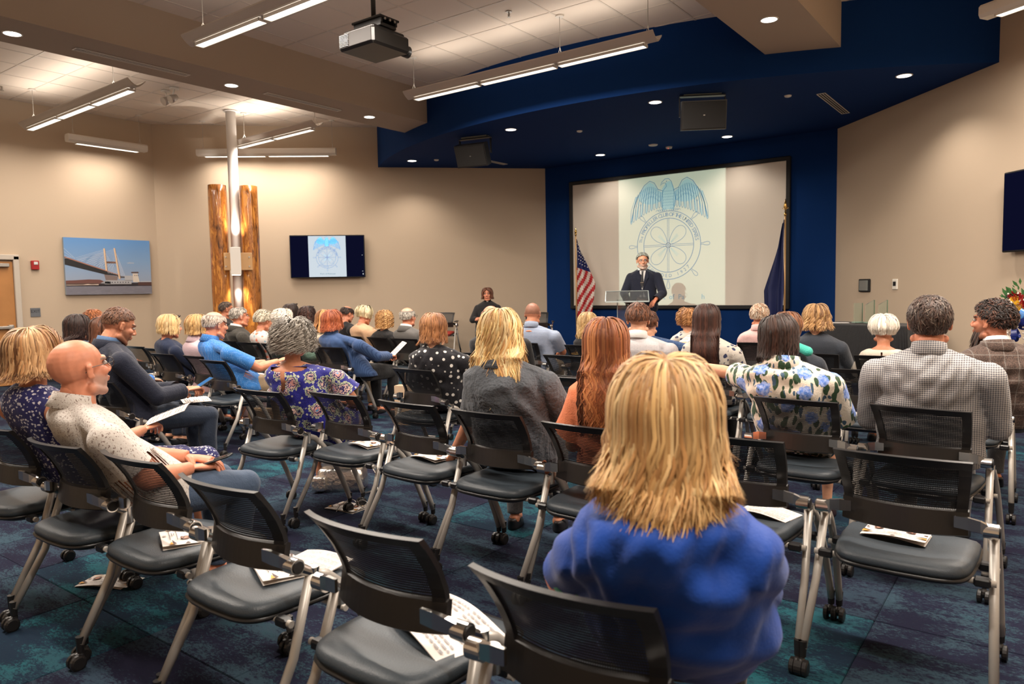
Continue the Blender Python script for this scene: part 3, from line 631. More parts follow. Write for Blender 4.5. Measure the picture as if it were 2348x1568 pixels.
# local: +x along wall toward +y ; front faces room (+x world)
t.rotation_euler=(0,0,pi/2)
w,h=1.47,.98
mb=MB(); mb.box((0,-.035,0),(w,.05,h),bev=.004); mb.obj('canvas_frame',pmat('canvas_edge',(.25,.3,.35),.7),t)
mb=MB(); K=lambda x,z,d=0:(-w/2+x*w,-.0615-d*.0002,h/2-z*h)
def pg(pts,col,d): mb.add([K(x,z,d) for x,z in pts],[tuple(range(len(pts)))],col)
def pg2(pts,cols,d): mb.add([K(x,z,d) for x,z in pts],[tuple(range(len(pts)))],np.array(cols))
sky1,sky2,sky3=(.10,.26,.55),(.19,.32,.52),(.30,.34,.42)
for a_,b_,c1,c2 in ((0,.4,sky1,sky2),(.4,.85,sky2,sky3)): pg2([(0,a_),(0,b_),(1,b_),(1,a_)],[c1,c2,c2,c1],0)
pg([(0,.83),(0,1),(1,1),(1,.83)],(.17,.165,.20),0)
for i in range(60):
    x=RNG.rand()*.93; z=.85+RNG.rand()*.14; l=.02+.05*RNG.rand(); g_=.12+.16*RNG.rand(); pg([(x,z),(x,z+.005),(min(1,x+l),z+.004),(min(1,x+l),z-.001)],(g_,g_*.97,g_*1.05),1)
pg([(0,.75),(.1,.745),(.25,.73),(.38,.735),(.42,.76),(.42,.82),(0,.82)],(.14,.055,.045),1)
pg([(0,.80),(0,.83),(.36,.83),(.36,.80)],(.08,.05,.04),2); pg([(0,.825),(0,.835),(.38,.832),(.36,.815),(.28,.822),(.24,.812),(.18,.826)],(.62,.50,.42),3)
pg([(0,.335),(0,.475),(.45,.645),(.60,.665),(.60,.645)],(.012,.012,.014),3); pg([(0,.33),(0,.35),(.60,.655),(.60,.64)],(.35,.15,.10),4)
pg([(.43,.64),(.45,.77),(.58,.77),(.59,.67),(.5,.655)],(.20,.15,.14),4); pg([(.58,.66),(.6,.7),(.74,.7),(.74,.685),(.6,.66)],(.05,.04,.04),4)
for x0_,z0_,x1_,z1_ in ((.448,.17,.462,.57),(.567,.16,.612,.72)):
    pg([(x0_-.011,z0_),(x1_-.013,z1_),(x1_+.008,z1_),(x0_+.008,z0_)],(.70,.50,.33),6); pg([(x0_+.006,z0_),(x1_+.006,z1_),(x1_+.012,z1_),(x0_+.010,z0_)],(.18,.10,.06),7)
pg([(.455,.405),(.455,.44),(.575,.44),(.575,.405)],(.22,.12,.09),5)
def cab(x0_,z0_,x1_,z1_): dx,dz=(x1_-x0_),(z1_-z0_); l=math.hypot(dx,dz); nx,nz=-dz/l*.0017,dx/l*.0017; pg([(x0_+nx,z0_+nz),(x0_-nx,z0_-nz),(x1_-nx,z1_-nz),(x1_+nx,z1_+nz)],(.52,.56,.66),5)
for k in range(12): f=k/11; cab(.447,.19+.2*f,.10+.30*f,.365+.16*f); cab(.567,.18+.22*f,.14+.38*f,.39+.17*f)
for k in range(7): f=k/6; cab(.572,.2+.3*f,.68-.07*f,.68); cab(.457,.25+.2*f,.60-.12*f,.64-.02*f)
for k in range(4): cab(0,.19+.06*k,.11-.02*k,.36-.005*k)
pg([(.36,.815),(.40,.79),(1,.79),(1,.845),(.8,.845),(.78,.84),(.36,.84)],(.02,.015,.02),7); pg([(.83,.78),(.83,.84),(1,.845),(1,.78)],(.07,.03,.025),8)
pg([(.44,.745),(.43,.815),(.75,.815),(.75,.745)],(.36,.36,.38),8); pg([(.38,.80),(.42,.765),(.5,.77),(.5,.81)],(.30,.29,.31),8); pg([(.67,.66),(.67,.75),(.80,.75),(.80,.66)],(.40,.40,.42),8)
pg([(.77,.62),(.77,.78),(.85,.78),(.84,.70),(.83,.62)],(.62,.55,.47),9); pg([(.75,.59),(.755,.615),(.845,.615),(.84,.585)],(.10,.07,.07),10)
for k in range(9): x=.45+.032*k; pg([(x,.775),(x,.793),(x+.012,.793),(x+.012,.775)],(.03,.03,.04),9)
for k in range(3): pg([(.79+.02*k,.65),(.79+.02*k,.665),(.80+.02*k,.665),(.80+.02*k,.65)],(.05,.04,.04),10)
for k in range(9): x=.86+.016*k; pg([(x,.775),(x+.012,.755),(x+.016,.775)],(.50,.48,.46),9)
pg([(.70,.425),(.74,.41),(.80,.42),(.79,.435),(.72,.437)],(.33,.38,.48),1)
mb.obj('picture_print',colmat('canvas_ink',.6),t)
# ---- alarm, exit sign, panel, thermostat
t=thing('fire_alarm_strobe','small red fire alarm strobe on the left wall','alarm',(LW,5.02,1.96),pi/2)
mb=MB(); mb.box((0,-.025,0),(.115,.05,.15),bev=.008); mb.obj('housing',pmat('alarm_red',(.33,.012,.012),.4),t); mb=MB(); mb.box((.005,-.055,.03),(.06,.014,.05),bev=.005); mb.obj('strobe_lens',pmat('strobe_clear',(.6,.6,.58),.15),t)
t=thing('exit_sign','grey square sign reading EXIT on the left wall','sign',(LW,4.99,1.18),pi/2)
mb=MB(); mb.box((0,-.006,0),(.145,.012,.145)); mb.obj('plate',pmat('sign_grey',(.13,.14,.155),.5),t); me=text_mesh('EXIT',.068,pmat('sign_black',(.008,.008,.01),.5)); o=linkobj('lettering',me,t,(0,-.013,.015)); o.rotation_euler=(pi/2,0,0)
rd=(.674,-.739); ra=math.atan2(rd[1],rd[0])
t=thing('control_panel','black touch panel on the right tan wall','panel',(3.28,11.765,1.39),ra)
mb=MB(); mb.box((0,-.02,0),(.27,.035,.19),bev=.01); mb.obj('bezel',M_frame,t); mb=MB(); mb.box((0,-.039,0),(.22,.003,.15)); mb.obj('display',pmat('dark_glass',(.10,.11,.11),.08,coat=1.),t)
t=thing('thermostat','white thermostat with dark window beside the touch panel','thermostat',(3.765,11.233,1.40),ra)
mb=MB(); mb.box((0,-.014,0),(.11,.028,.145),bev=.008); mb.obj('cover',pmat('ivory_plastic',(.72,.68,.60),.4),t); mb=MB(); mb.box((0,-.0295,.008),(.06,.003,.06)); mb.obj('window',M_frame,t)
bboard('baseboard_right',(4.0,10.96),(D[0],D[1]),0)
# ================================================================ CHAIRS
M_leg=pmat('satin_grey_tube',(.42,.395,.36),.4,.35); M_chrome=pmat('polished_aluminium',(.60,.58,.55),.2,1.)
M_cush=pmat('slate_vinyl',(.030,.040,.050),.42,bump=.15,bscale=240); M_pan=pmat('seat_pan_black',(.010,.010,.011),.35); M_rail=pmat('rail_dark_brown',(.012,.010,.009),.38); M_red=pmat('red_fabric_seat',(.30,.025,.015),.8,bump=.3,bscale=400)
m,N,L,b=_nt('mesh_fabric_black'); b.inputs['Base Color'].default_value=(.009,.009,.0095,1); b.inputs['Roughness'].default_value=.55
tc=N.new('ShaderNodeTexCoord'); sx=N.new('ShaderNodeSeparateXYZ'); L.new(tc.outputs['Object'],sx.inputs[0])
def _m(op,a,c=0.):
    n=N.new('ShaderNodeMath'); n.operation=op
    for i,x in enumerate((a,c)):
        if isinstance(x,(int,float)): n.inputs[i].default_value=x
        else: L.new(x,n.inputs[i])
    return n.outputs[0]
fz=_m('GREATER_THAN',_m('FRACT',_m('MULTIPLY',sx.outputs[2],1/.0078)),.62); fx=_m('GREATER_THAN',_m('FRACT',_m('MULTIPLY',sx.outputs[0],1/.0052)),.36)
hole=_m('MULTIPLY',_m('MULTIPLY',fz,fx),.92); tr=N.new('ShaderNodeBsdfTransparent'); ms=N.new('ShaderNodeMixShader'); L.new(hole,ms.inputs[0]); L.new(b.outputs[0],ms.inputs[1]); L.new(tr.outputs[0],ms.inputs[2]); L.new(ms.outputs[0],N['Material Output'].inputs[0]); M_mesh=m
def bprof(z):   # depth of the back's surface at height z
    zs=[.555,.60,.66,.73,.79,.82,.835]; ys=[.085,.105,.105,.072,.032,.005,-.006]; return float(np.interp(z,zs,ys))
def bsurf(s,t):  # s -1..1, t 0 (bottom) .. 1 (top)
    zt=.828-.012*(1-s*s)*0+.006*(1-s*s); z=.60+t*(zt-.60); hw=.190+.022*t; return np.array([s*hw,bprof(z)+.045*s*s-.004,z])
def make_chair(name,label,seatmat=None,armed=False,group='mesh-backed folding chairs'):
    T=thing(name,label,'chair',group=group)
    # mesh panel
    mb=MB(); ns,nt=15,9; V=[bsurf(-.93+1.86*i/(ns-1),.02+.94*j/(nt-1)) for j in range(nt) for i in range(ns)]; F=[(j*ns+i,j*ns+i+1,(j+1)*ns+i+1,(j+1)*ns+i) for j in range(nt-1) for i in range(ns-1)]
    mb.add(V,F); mb.obj('mesh_panel',M_mesh,T,True)
    # frame around
    mb=MB()
    def strip(path,wv,th):  # path of (s,t), wv = half width vector in s,t
        rings=[]
        for (s,t),(ds,dt) in path:
            a=bsurf(s-ds,t-dt); b_=bsurf(s+ds,t+dt); n=np.array([0,1.,.12]); rings.append([a-n*th,b_-n*th,b_+n*th,a+n*th])
        mb.loft(rings)
    for s in (-1,1): strip([((s*.92,t),(.085,0)) for t in np.linspace(0,1,10)],0,.008)
    strip([((s,.962),(0,.055)) for s in np.linspace(-1.005,1.005,17)],0,.009)
    mb.obj('back_frame',M_black,T)
    mb=MB(); rings=[]
    for s in np.linspace(-1.02,1.02,17):
        y=.09+.045*s*s; x=s*.195; d=.004*(1-s*s); rings.append([(x,y-.010,.562-d),(x,y+.000,.556-d),(x,y+.012,.560-d),(x,y+.024,.640),(x,y+.014,.646),(x,y+.004,.640)])
    mb.loft(rings); mb.obj('lower_rail',M_rail,T)
    # seat
    mb=MB(); rings=[]
    def outline(k,z,dip=0.):
        P=[]
        for t in np.linspace(0,2*pi,40,endpoint=False):
            c,s=math.cos(t),math.sin(t); e=.36; x=(abs(c)**e)*(1 if c>0 else -1)*.225*k; y=.245+(abs(s)**e)*(1 if s>0 else -1)*.235*k; x*=1-.06*max(0,-(y-.245)/.235)
            y-= .02*(1-(x/.225)**2) if s<0 else -.012*(1-(x/.225)**2); P.append((x,y,z-dip*max(0,(y-.36))*1.2))
        return P
    for k,z in ((.93,.435),(.985,.440),(1.0,.452),(.985,.466),(.93,.476),(.8,.481),(.5,.476),(.1,.472)): rings.append(outline(k,z,.25))
    mb.loft(rings); mb.obj('seat',seatmat or M_cush,T,True)
    mb=MB(); mb.loft([outline(.80,.405),outline(.99,.424),outline(1.02,.436),outline(.9,.44)]); mb.obj('seat_pan',M_pan,T,True)
    
    for yy,zz in ((.09,.425),(.30,.40)): mb=MB(); mb.cyl((-.285,yy,zz),(.285,yy,zz),.011); mb.obj('cross_bar',M_leg,T,True)
    for s in (-1,1):
        for yy,zz in ((.09,.425),(.30,.41)): mb=MB(); mb.box((s*.245,yy,zz),(.05,.035,.03),bev=.006); mb.obj('seat_clamp',M_pan,T)
    for s in (-1,1):
        hub=np.array([s*.270,.185,.556])
        for kind in ('rear','front'):
            mb=MB()
            if kind=='rear': pts=[hub+np.array([0,-.005,.012]),hub+np.array([s*.01,-.09,-.24]),np.array([s*.292,-.035,.095])]; mb.tube(pts,.0150,10)
            else:
                pts=[np.array([s*.271+s*.013*u,.18+.315*(u**.78) ,.553-.458*(u**1.35)]) for u in np.linspace(0,1,10)]; mb.tube(pts,.0145,10,flat=1.2)
            lo_=mb.obj('leg',M_leg,T,True); f=pts[-1]
            mb=MB(); mb.cyl(f+np.array([0,0,.03]),f+np.array([0,0,-.03]),.0155,.013,10); mb.cyl(f+np.array([0,0,-.02]),f+np.array([0,-.012,-.05]),.008)
            cz=.030; cx,cy=f[0],f[1]-.016
            for q in (-1,1): mb.tube([(cx+q*.004,cy,cz),(cx+q*.008,cy,cz),(cx+q*.021,cy,cz),(cx+q*.025,cy,cz)],[.014,.030,.030,.022],16)
            mb.ell((cx,cy+.006,cz+.014),(.016,.024,.022),nu=10,nv=6); mb.obj('caster',M_black,lo_,False)
        # flat cast lever from the back to the round hinge, tube from the hinge to the legs
        mb=MB(); rings=[]; hg=np.array([s*.262,.120,.592])
        for p,(th,hh) in zip((np.array([s*.160,.086,.617]),np.array([s*.20,.088,.615]),np.array([s*.235,.098,.608]),hg),((.005,.019),(.006,.021),(.008,.019),(.011,.017))):
            rings.append([p+np.array([0,-th,-hh]),p+np.array([0,th,-hh]),p+np.array([0,th,hh]),p+np.array([0,-th,hh])])
        mb.loft(rings); mb.tube([hg,hub+np.array([0,-.005,-.002])],[.019,.016],12); mb.cyl(hg+np.array([-s*.020,0,0]),hg+np.array([s*.024,0,0]),.025,.025,20); mb.cyl(hub+np.array([0,0,-.05]),hub+np.array([0,.002,.016]),.0195,.0195,14); ob=mb.obj('hinge_arm',M_chrome,T)
        mb=MB(); mb.cyl(hg+np.array([s*.024,0,0]),hg+np.array([s*.029,0,0]),.0205,.019,20); mb.obj('pivot_cap',M_black,ob)
        if armed:
            mb=MB(); mb.tube([(s*.268,.16,.53),(s*.285,.17,.62),(s*.288,.2,.665)],.011,8); mb.obj('arm_post',M_chrome,T,True); mb=MB(); mb.box((s*.288,.27,.675),(.045,.24,.022),bev=.008); mb.obj('armrest',M_black,T)
    return T
CHAIR=make_chair('mesh_back_chair','empty black mesh chair with slate seat and booklet, nearest chair at bottom right')
# x, y (back top on the floor plan), yaw, label
CH=[(5.11,2.72,2,None),
(1.60,1.18,4,'mesh chair at the left edge under the woman in the sleeveless navy dress'),
(2.27,1.19,2,'mesh chair under the bald man in the speckled shirt'),
(2.80,1.24,0,'empty mesh chair right of the bald man, a booklet on its seat'),
(3.42,1.21,0,'empty mesh chair with booklet, second right of the bald man'),
(4.12,1.18,0,'empty mesh chair in the bottom middle with an open programme on its seat'),
(4.74,1.14,2,'mesh chair in the bottom foreground under the woman in the royal blue shirt'),
(1.62,2.58,2,'mesh chair under the grey-haired woman in the blue flower dress'),
(2.15,2.72,0,'empty mesh chair right of the blue flower dress, glasses and booklet on its seat'),
(2.77,2.69,-3,'empty mesh chair that the woman in the grey shirt reaches over with her left hand'),
(3.33,2.67,0,'mesh chair under the blonde woman in the grey shirt'),
(3.91,2.62,0,'mesh chair under the red-haired woman in the orange top'),
(4.51,2.72,0,'empty mesh chair partly hidden behind the woman in the royal blue shirt'),
(4.46,3.80,-3,'mesh chair under the woman in the tropical flower blouse'),
(5.02,3.82,-5,'mesh chair under the man in the small-check jacket'),
(1.63,3.90,-3,'mesh chair under the woman in the polka dot top'),
(2.80,4.02,2,'empty mesh chair seen between the grey shirt and the orange top'),
(2.05,5.36,-2,'empty mesh chair right of the man in the pale striped polo'),
(3.38,5.24,2,'mesh chair under the woman with very long dark hair'),
(4.50,5.34,2,'empty mesh chair with a songsheet, left of the small-check jacket'),
(5.06,5.12,0,'mesh chair under the bearded man in the brown plaid jacket'),
(-.55,3.58,-2,'mesh chair under the man in the bright blue short-sleeved shirt'),
(-1.14,3.76,0,'mesh chair under the woman in the pink blouse, a sweater hanging on it'),
(-1.72,3.74,0,'mesh chair under the blonde woman in the navy top'),
(-2.55,4.08,-2,'empty mesh chair beyond the phone man, right one of two side by side'),
(-3.15,4.16,0,'empty mesh chair beyond the phone man, left one of two side by side'),
(.16,2.28,4,'mesh chair under the man in the dark blazer looking at a phone'),
(-1.30,5.18,6,'mesh chair under the woman with the beige hood'),
(-.78,5.06,8,'mesh chair under the auburn-haired woman in the striped denim shirt'),
(-2.05,6.50,-6,'mesh chair under the woman in the tan jacket'),
(-1.52,6.46,-8,'mesh chair under the woman with curly golden hair'),
(-.98,6.42,4,'mesh chair under the old man in the grey suit'),
(-2.9,5.2,0,'mesh chair under the old man in the dark grey suit before the column'),
(-2.38,5.15,4,'mesh chair under the short grey-haired woman in coral print'),
(-1.86,5.15,4,'mesh chair under the white-haired woman in mint green'),
(-2.7,6.4,0,'mesh chair under the woman with long dark curly hair'),
(1.22,5.22,6,'mesh chair under the bald man in the black suit'),
(.80,6.45,8,'mesh chair under the man in the pale striped polo'),
(2.80,5.24,4,'mesh chair under the young man in the white shirt'),
(1.62,6.42,4,'mesh chair under the blonde woman in the black sleeveless top'),
(3.10,7.42,4,'mesh chair under the man in the pink jacket'),
(3.88,6.42,2,'mesh chair under the woman with half pinned-up blonde hair'),
(4.42,6.44,2,'mesh chair under the woman with short white hair'),
(3.94,5.24,6,'mesh chair under the woman with short brown hair and turquoise scarf'),
(-1.66,2.84,4,'mesh chair under the dark-haired woman nearest the exit sign'),
(2.2,7.3,4,'mesh chair under the woman with curly reddish hair')]
for k,(x,y,a,l) in enumerate(CH):
    if k==0: CHAIR.location=(x,y,0); index_kids(CHAIR); continue
    copytree(CHAIR,(x,y,0),R_(a),l)
RC=make_chair('guest_chair','chair with a red seat standing empty against the tan wall',M_red,True,'red-seated guest chairs'); RC.location=(-4.02,10.62,.16); RC.rotation_euler=(0,0,R_(180+28)); index_kids(RC)
copytree(RC,(-2.86,10.62,.16),R_(180+40),'guest chair on which the woman in the black clerical shirt sits')
copytree(RC,(-2.1,11.0,.16),R_(180+35),'guest chair half hidden behind the balding man in the polo')
# ================================================================ PAPERS
M_ink=colmat('booklet_print',.55)
def booklet(loc,rz,label,kind='cover',open_=0.,tilt=0.,rx=0.,sz=(.216,.14),name='booklet',bend=.012,group='printed programmes'):
    w,h=sz; t=thing(name,label,'booklet',loc,rz,group); 
    def lay(mb_,pts,col,z): mb_.add([(x,y,z+bend*math.sin((x/w+.5)*pi*1.2)*.7) for x,y in pts],[tuple(range(len(pts)))],col)
    def grid(z0,x0_=-w/2,x1_=w/2,lift=0.):
        V=[];F=[];n=9
        for i in range(n):
            x=x0_+(x1_-x0_)*i/(n-1)
            for y in (-h/2,h/2): V.append((x,y,z0+bend*math.sin((x/w+.5)*pi*1.2)*.7+lift*(i/(n-1))**2*(1 if y<0 else .4)))
        for i in range(n-1): F.append((2*i,2*i+2,2*i+3,2*i+1))
        return V,F
    wht=(.74,.68,.63)
    mb=MB(); V,F=grid(0.001); mb.add(V,F,(.68,.62,.57)); V,F=grid(.004,lift=.012 if kind!='text' else 0); mb.add(V,F,wht)
    lf=mb.obj('leaf',M_ink,t)
    mb=MB(); z=.0062
    if kind=='cover':
        zz=.0085
        def L_(pts,c,d=0): mb.add([(x*w/2,y*h/2,zz+d*.0004+bend*math.sin((x/2+.5)*pi*1.2)*.7+.010*((x+1)/2)**2*(1 if y<0 else .4)) for x,y in pts],[tuple(range(len(pts)))],c)
        br=(.06,.025,.02); go=(.75,.36,.04)
        L_([(-1,-.45),(-.62,-.62),(-.98,-.12)],br); L_([(-1,-.62),(-.72,-.66),(-.98,-.30)],go,1); L_([(1,-.5),(.55,-.5),(.98,-.3)],br); L_([(1,-.66),(.72,-.56),(.98,-.46)],go,1)
        L_([(-.95,.12),(-.8,.25),(-.95,.40)],br); L_([(.95,.12),(.8,.25),(.95,.40)],br); L_([(-.98,.92),(-.5,.75),(-.7,.96)],br); L_([(.98,.92),(.5,.75),(.7,.96)],br)
        L_([(-.9,.70),(-.3,.45),(-.3,.5),(-.9,.76)],(.8,.55,.25)); L_([(.9,.70),(.3,.45),(.3,.5),(.9,.76)],(.8,.55,.25))
        for cx_ in (-.55,.45): L_([(cx_+.15*math.cos(a),.18+.27*math.sin(a)) for a in np.linspace(0,2*pi,16,endpoint=False)],(.12,.05,.035),1); L_([(cx_+.07*math.cos(a),.15+.17*math.sin(a)) for a in np.linspace(0,2*pi,12,endpoint=False)],(.55,.26,.17),2)
        for yy,ww in ((-.22,.60),(-.36,.10),(-.46,.2),(-.58,.55)):
            x=-ww
            while x<ww: l=.06+.1*RNG.rand(); L_([(x,yy-.025),(min(ww,x+l),yy-.025),(min(ww,x+l),yy+.025),(x,yy+.025)],(.10,.09,.10)); x+=l+.03
        L_([(.08*math.cos(a),-.82+.11*math.sin(a)) for a in np.linspace(0,2*pi,14,endpoint=False)],(.5,.47,.46))
    else:
        zz=.0078
        for c0 in ((-.88,-.06),(.06,.88)):
            for r in range(11):
                y=.8-.155*r
                if kind=='music' or r not in (3,7):
                    x=c0[0]
                    while x<c0[1]-.05:
                        l=.04+.13*RNG.rand(); e=min(x+l,c0[1]); g_=.30 if kind=='text' else .15; mb.add([(a*w/2,b_*h/2,zz+bend*math.sin((a/2+.5)*pi*1.2)*.7) for a,b_ in ((x,y-.03),(e,y-.03),(e,y+.03),(x,y+.03))],[(0,1,2,3)],(g_,g_*.97,g_)); x=e+.03
    pr=mb.obj('print',M_ink,lf)
    if rx or tilt: t.rotation_euler=(rx,tilt,rz)
    return t
zs=.483
booklet((5.07,2.98,zs),R_(-2),'picture-covered booklet on the nearest bottom right chair seat')
booklet((4.60,2.99,zs),R_(-12),'typed programme on the chair half hidden by the royal blue shirt','text')
booklet((4.17,1.47,zs),R_(-20),'open white programme on the seat in the bottom middle','text',sz=(.34,.22),bend=.02)
booklet((3.42,1.46,zs),R_(-22),'booklet on the second empty foreground chair',sz=(.22,.15))
booklet((3.50,1.56,zs+.012),R_(12),'second booklet lying half over another on the same foreground seat','text',sz=(.2,.14))
booklet((2.83,1.44,zs),R_(-24),'booklet on the empty chair right of the bald man')
booklet((2.14,3.02,zs),R_(-8),'booklet under the coral glasses on the middle row chair')
booklet((2.72,2.98,zs),R_(-6),'booklet beside the reaching hand on the middle row seat')
booklet((4.46,5.55,zs),R_(-4),'white songsheet on the seat left of the small-check jacket','music',sz=(.30,.21),name='songsheet')
booklet((1.80,1.62,.004),R_(28),'crumpled booklet lying on the carpet at lower left',sz=(.28,.14),bend=.014)
booklet((1.82,3.12,.004),R_(6),'booklet on the carpet beside the silver bag with clear glasses on it',sz=(.25,.17),bend=.004)
booklet((3.82,3.92,.30),R_(30),'white paper low beside the chair of the tropical blouse','text',sz=(.2,.16),rx=.5)
booklet((-2.5,4.35,zs),R_(0),'booklet on the right one of the two empty left chairs','text'); booklet((-3.1,4.4,zs),R_(10),'booklet on the left one of the two empty left chairs','text')
booklet((-1.2,4.95,.06),R_(20),'white paper hanging low beside the cream handbag','text',rx=.9,name='paper_sheet')
# glasses, flower pin etc. on seats
def eyeglasses(parent_loc,rz,label,mat,s=1.):
    t=thing('eyeglasses',label,'glasses',parent_loc,rz); 
    for q in (-1,1):
        mb=MB(); mb.tube([(q*.032+.026*math.cos(a),.004*math.sin(a),.02+.019*math.sin(a)) for a in np.linspace(0,2*pi,17)],.0022,6,cap=False); mb.obj('rim',mat,t); mb=MB(); mb.tube([(q*.06,0,.026),(q*.064,.06,.022),(q*.05,.12,.008)],.0022,6); mb.obj('temple',mat,t)
    mb=MB(); mb.tube([(-.007,0,.026),(0,0,.03),(.007,0,.026)],.0025,6); mb.obj('bridge',mat,t); t.scale=(s,s,s); return t
eyeglasses((2.12,3.03,zs+.02),R_(30),'coral pink glasses lying on the booklet on the middle row seat',pmat('coral_plastic',(.75,.22,.13),.3),1.2)
eyeglasses((1.88,3.15,.012),R_(200),'clear glasses lying on the booklet on the carpet',pmat('clear_grey_plastic',(.2,.19,.18),.2),1.3)
# ================================================================ BAGS AND FLOOR THINGS
M_foil=pmat('silver_foil_leather',(.85,.80,.74),.28,1.,bump=.9,bscale=26)
def cushion(w,d,h,n=.35,k=8):
    rings=[]
    for z,s in ((0,.86),(.03*h,.95),(.15*h,1.0),(.5*h,1.02),(.85*h,.97),(.97*h,.88),(h,.75)):
        rings.append([(w/2*s*(abs(math.cos(t))**n)*(1 if math.cos(t)>0 else -1)*(1+.02*math.sin(5*t+z*40)),d/2*s*(abs(math.sin(t))**n)*(1 if math.sin(t)>0 else -1)*(1+.03*math.sin(7*t+z*60)),z) for t in np.linspace(0,2*pi,36,endpoint=False)])
    return rings
t=thing('silver_handbag','crumpled silver handbag on the carpet under the middle row','bag',(1.42,3.42,0),R_(35))
mb=MB(); mb.loft(cushion(.34,.2,.17)); mb.obj('bag_body',M_foil,t,True)
mb=MB(); mb.loft([[(x,y+.0,z) for x,y,z in r] for r in cushion(.26,.12,.10)]); o=mb.obj('bag_flap',M_foil,t,True,loc=(-.01,.01,.16)); o.rotation_euler=(0,R_(-8),0)
mb=MB(); mb.loft(cushion(.10,.06,.10)); mb.obj('side_pocket',M_foil,t,True,loc=(-.14,-.11,.02)); mb=MB(); mb.box((.0,-.01,.255),(.16,.08,.02),bev=.008,rx=.3); mb.obj('tan_lining',pmat('tan_leather',(.42,.19,.09),.45),t)
mb=MB(); mb.tube([(.15,0,.15),(.2,-.02,.2),(.26,-.05,.12),(.28,-.1,.02),(.2,-.16,.01)],.011,8,flat=.35); mb.obj('strap',M_foil,t,True)
mb=MB(); mb.loft(cushion(.12,.09,.08)); mb.obj('bow',M_foil,t,True,loc=(.13,.03,.16))
t=thing('cream_handbag','cream and brown handbag on the floor under the blue-shirted man','bag',(-1.02,4.45,0),R_(10))
mb=MB(); mb.loft(cushion(.32,.12,.24)); mb.obj('bag_body',pmat('cream_leather',(.55,.38,.22),.5),t,True); mb=MB(); mb.box((0,-.068,.17),(.30,.012,.12),bev=.005); mb.obj('bag_flap',pmat('pale_leather',(.62,.45,.28),.5),t)
mb=MB(); mb.box((-.165,0,.12),(.012,.11,.22),bev=.004); mb.obj('side_panel',pmat('brown_leather',(.16,.06,.03),.45),t); mb=MB(); mb.tube([(-.15,0,.22),(-.18,-.02,.32),(-.28,-.05,.12),(-.2,-.1,.02)],.008,8); mb.obj('strap',pmat('brown_leather',(.16,.06,.03),.45),t,True)
t=thing('tote_bag','tall beige tote bag beside the polka dot top','bag',(.08,5.55,0),R_(20))
mb=MB(); mb.loft([[(x*k,y*k2,z) for x,y in ((-.2,-.08),(.2,-.08),(.2,.08),(-.2,.08))] for z,k,k2 in ((0,.9,.9),(.05,1,1),(.42,1.05,.75))],cap=True); mb.obj('bag_body',pmat('beige_leather',(.42,.30,.20),.6),t)
for s in (-1,1): mb=MB(); mb.tube([(-.09,s*.05,.42),(-.08,s*.05,.56),(0,s*.05,.62),(.08,s*.05,.56),(.09,s*.05,.42)],.006,6); mb.obj('handle',pmat('beige_leather',(.42,.30,.20),.6),t,True)
t=thing('navy_backpack','navy bag leaning behind the beige tote','bag',(.38,5.75,0),R_(10)); mb=MB(); mb.loft(cushion(.26,.15,.4)); mb.obj('bag_body',pmat('navy_cloth',(.02,.025,.07),.7),t,True); mb=MB(); mb.tube([(-.06,-.07,.38),(-.06,-.14,.3),(-.06,-.12,.1),(-.06,-.07,.05)],.012,6); mb.obj('strap',pmat('navy_cloth',(.02,.025,.07),.7),t,True)
t=thing('white_mug','white printed mug on the carpet beside the polka dot top','mug',(1.02,4.78,0),0); mb=MB(); mb.tube([(0,0,0),(0,0,.004),(0,0,.11),(0,0,.108),(0,0,.012)],[.036,.04,.044,.040,.036],20); mb.obj('cup',pmat('white_ceramic',(.7,.67,.62),.2),t,True); mb=MB(); mb.tube([(-.043,0,.09),(-.075,0,.085),(-.078,0,.045),(-.042,0,.03)],.006,8); mb.obj('handle',pmat('white_ceramic',(.7,.67,.62),.2),t,True)
mb=MB(); mb.box((.02,-.042,.06),(.03,.003,.03)); mb.obj('printed_patch',pmat('patch_brown',(.25,.14,.1),.5),t)
t=thing('sweater','dusty pink sweater hanging over the chair seat of the pink blouse','sweater',(-1.20,3.92,.40),0)
rings=[]
for z,k in ((0,.5),(.05,.9),(.12,1.05),(.2,.95),(.24,.7)): rings.append([(.17*k*math.cos(a)*(1+.08*math.sin(5*a+z*30)),.06*k*math.sin(a)*(1+.15*math.sin(4*a)),z) for a in np.linspace(0,2*pi,28,endpoint=False)])
mb=MB(); mb.loft(rings); mb.obj('knit',cloth('dusty_pink_knit',(.50,.30,.30)),t,True)
# ================================================================ STAGE: lectern, flags, table, awards, wreath
M_gl=pmat('clear_acrylic',(.92,.97,.96),.03,trans=.97,ior=1.3,spec=.6); M_gle=pmat('acrylic_edge_frosted',(.62,.70,.68),.2,trans=.35)
t=thing('lectern','clear acrylic lectern in front of the speaker','lectern',(.18,10.18,.16),R_(28))
mb=MB(); mb.box((0,0,1.12),(.66,.42,.014),rx=R_(22),bev=.003); mb.obj('reading_top',pmat('smoked_acrylic',(.62,.65,.65),.04,trans=.92,ior=1.2),t)
for c_,d_ in (((0,-.195,1.045),(.66,.012,.02)),((0,.195,1.20),(.66,.012,.02)),((-.33,0,1.12),(.012,.42,.02)),((.33,0,1.12),(.012,.42,.02))): mb=MB(); mb.box(c_,d_,rx=R_(22) if d_[1]>.1 else 0); mb.obj('edge',M_gle,t)
mb=MB(); mb.box((0,.03,.54),(.30,.012,1.06)); mb.obj('panel',M_gl,t)
for s in (-1,1): mb=MB(); mb.box((s*.15,.03,.54),(.012,.016,1.06)); mb.obj('edge',M_gle,t)
mb=MB(); mb.box((0,0,.015),(.5,.4,.02),bev=.004); mb.obj('base',M_gl,t)
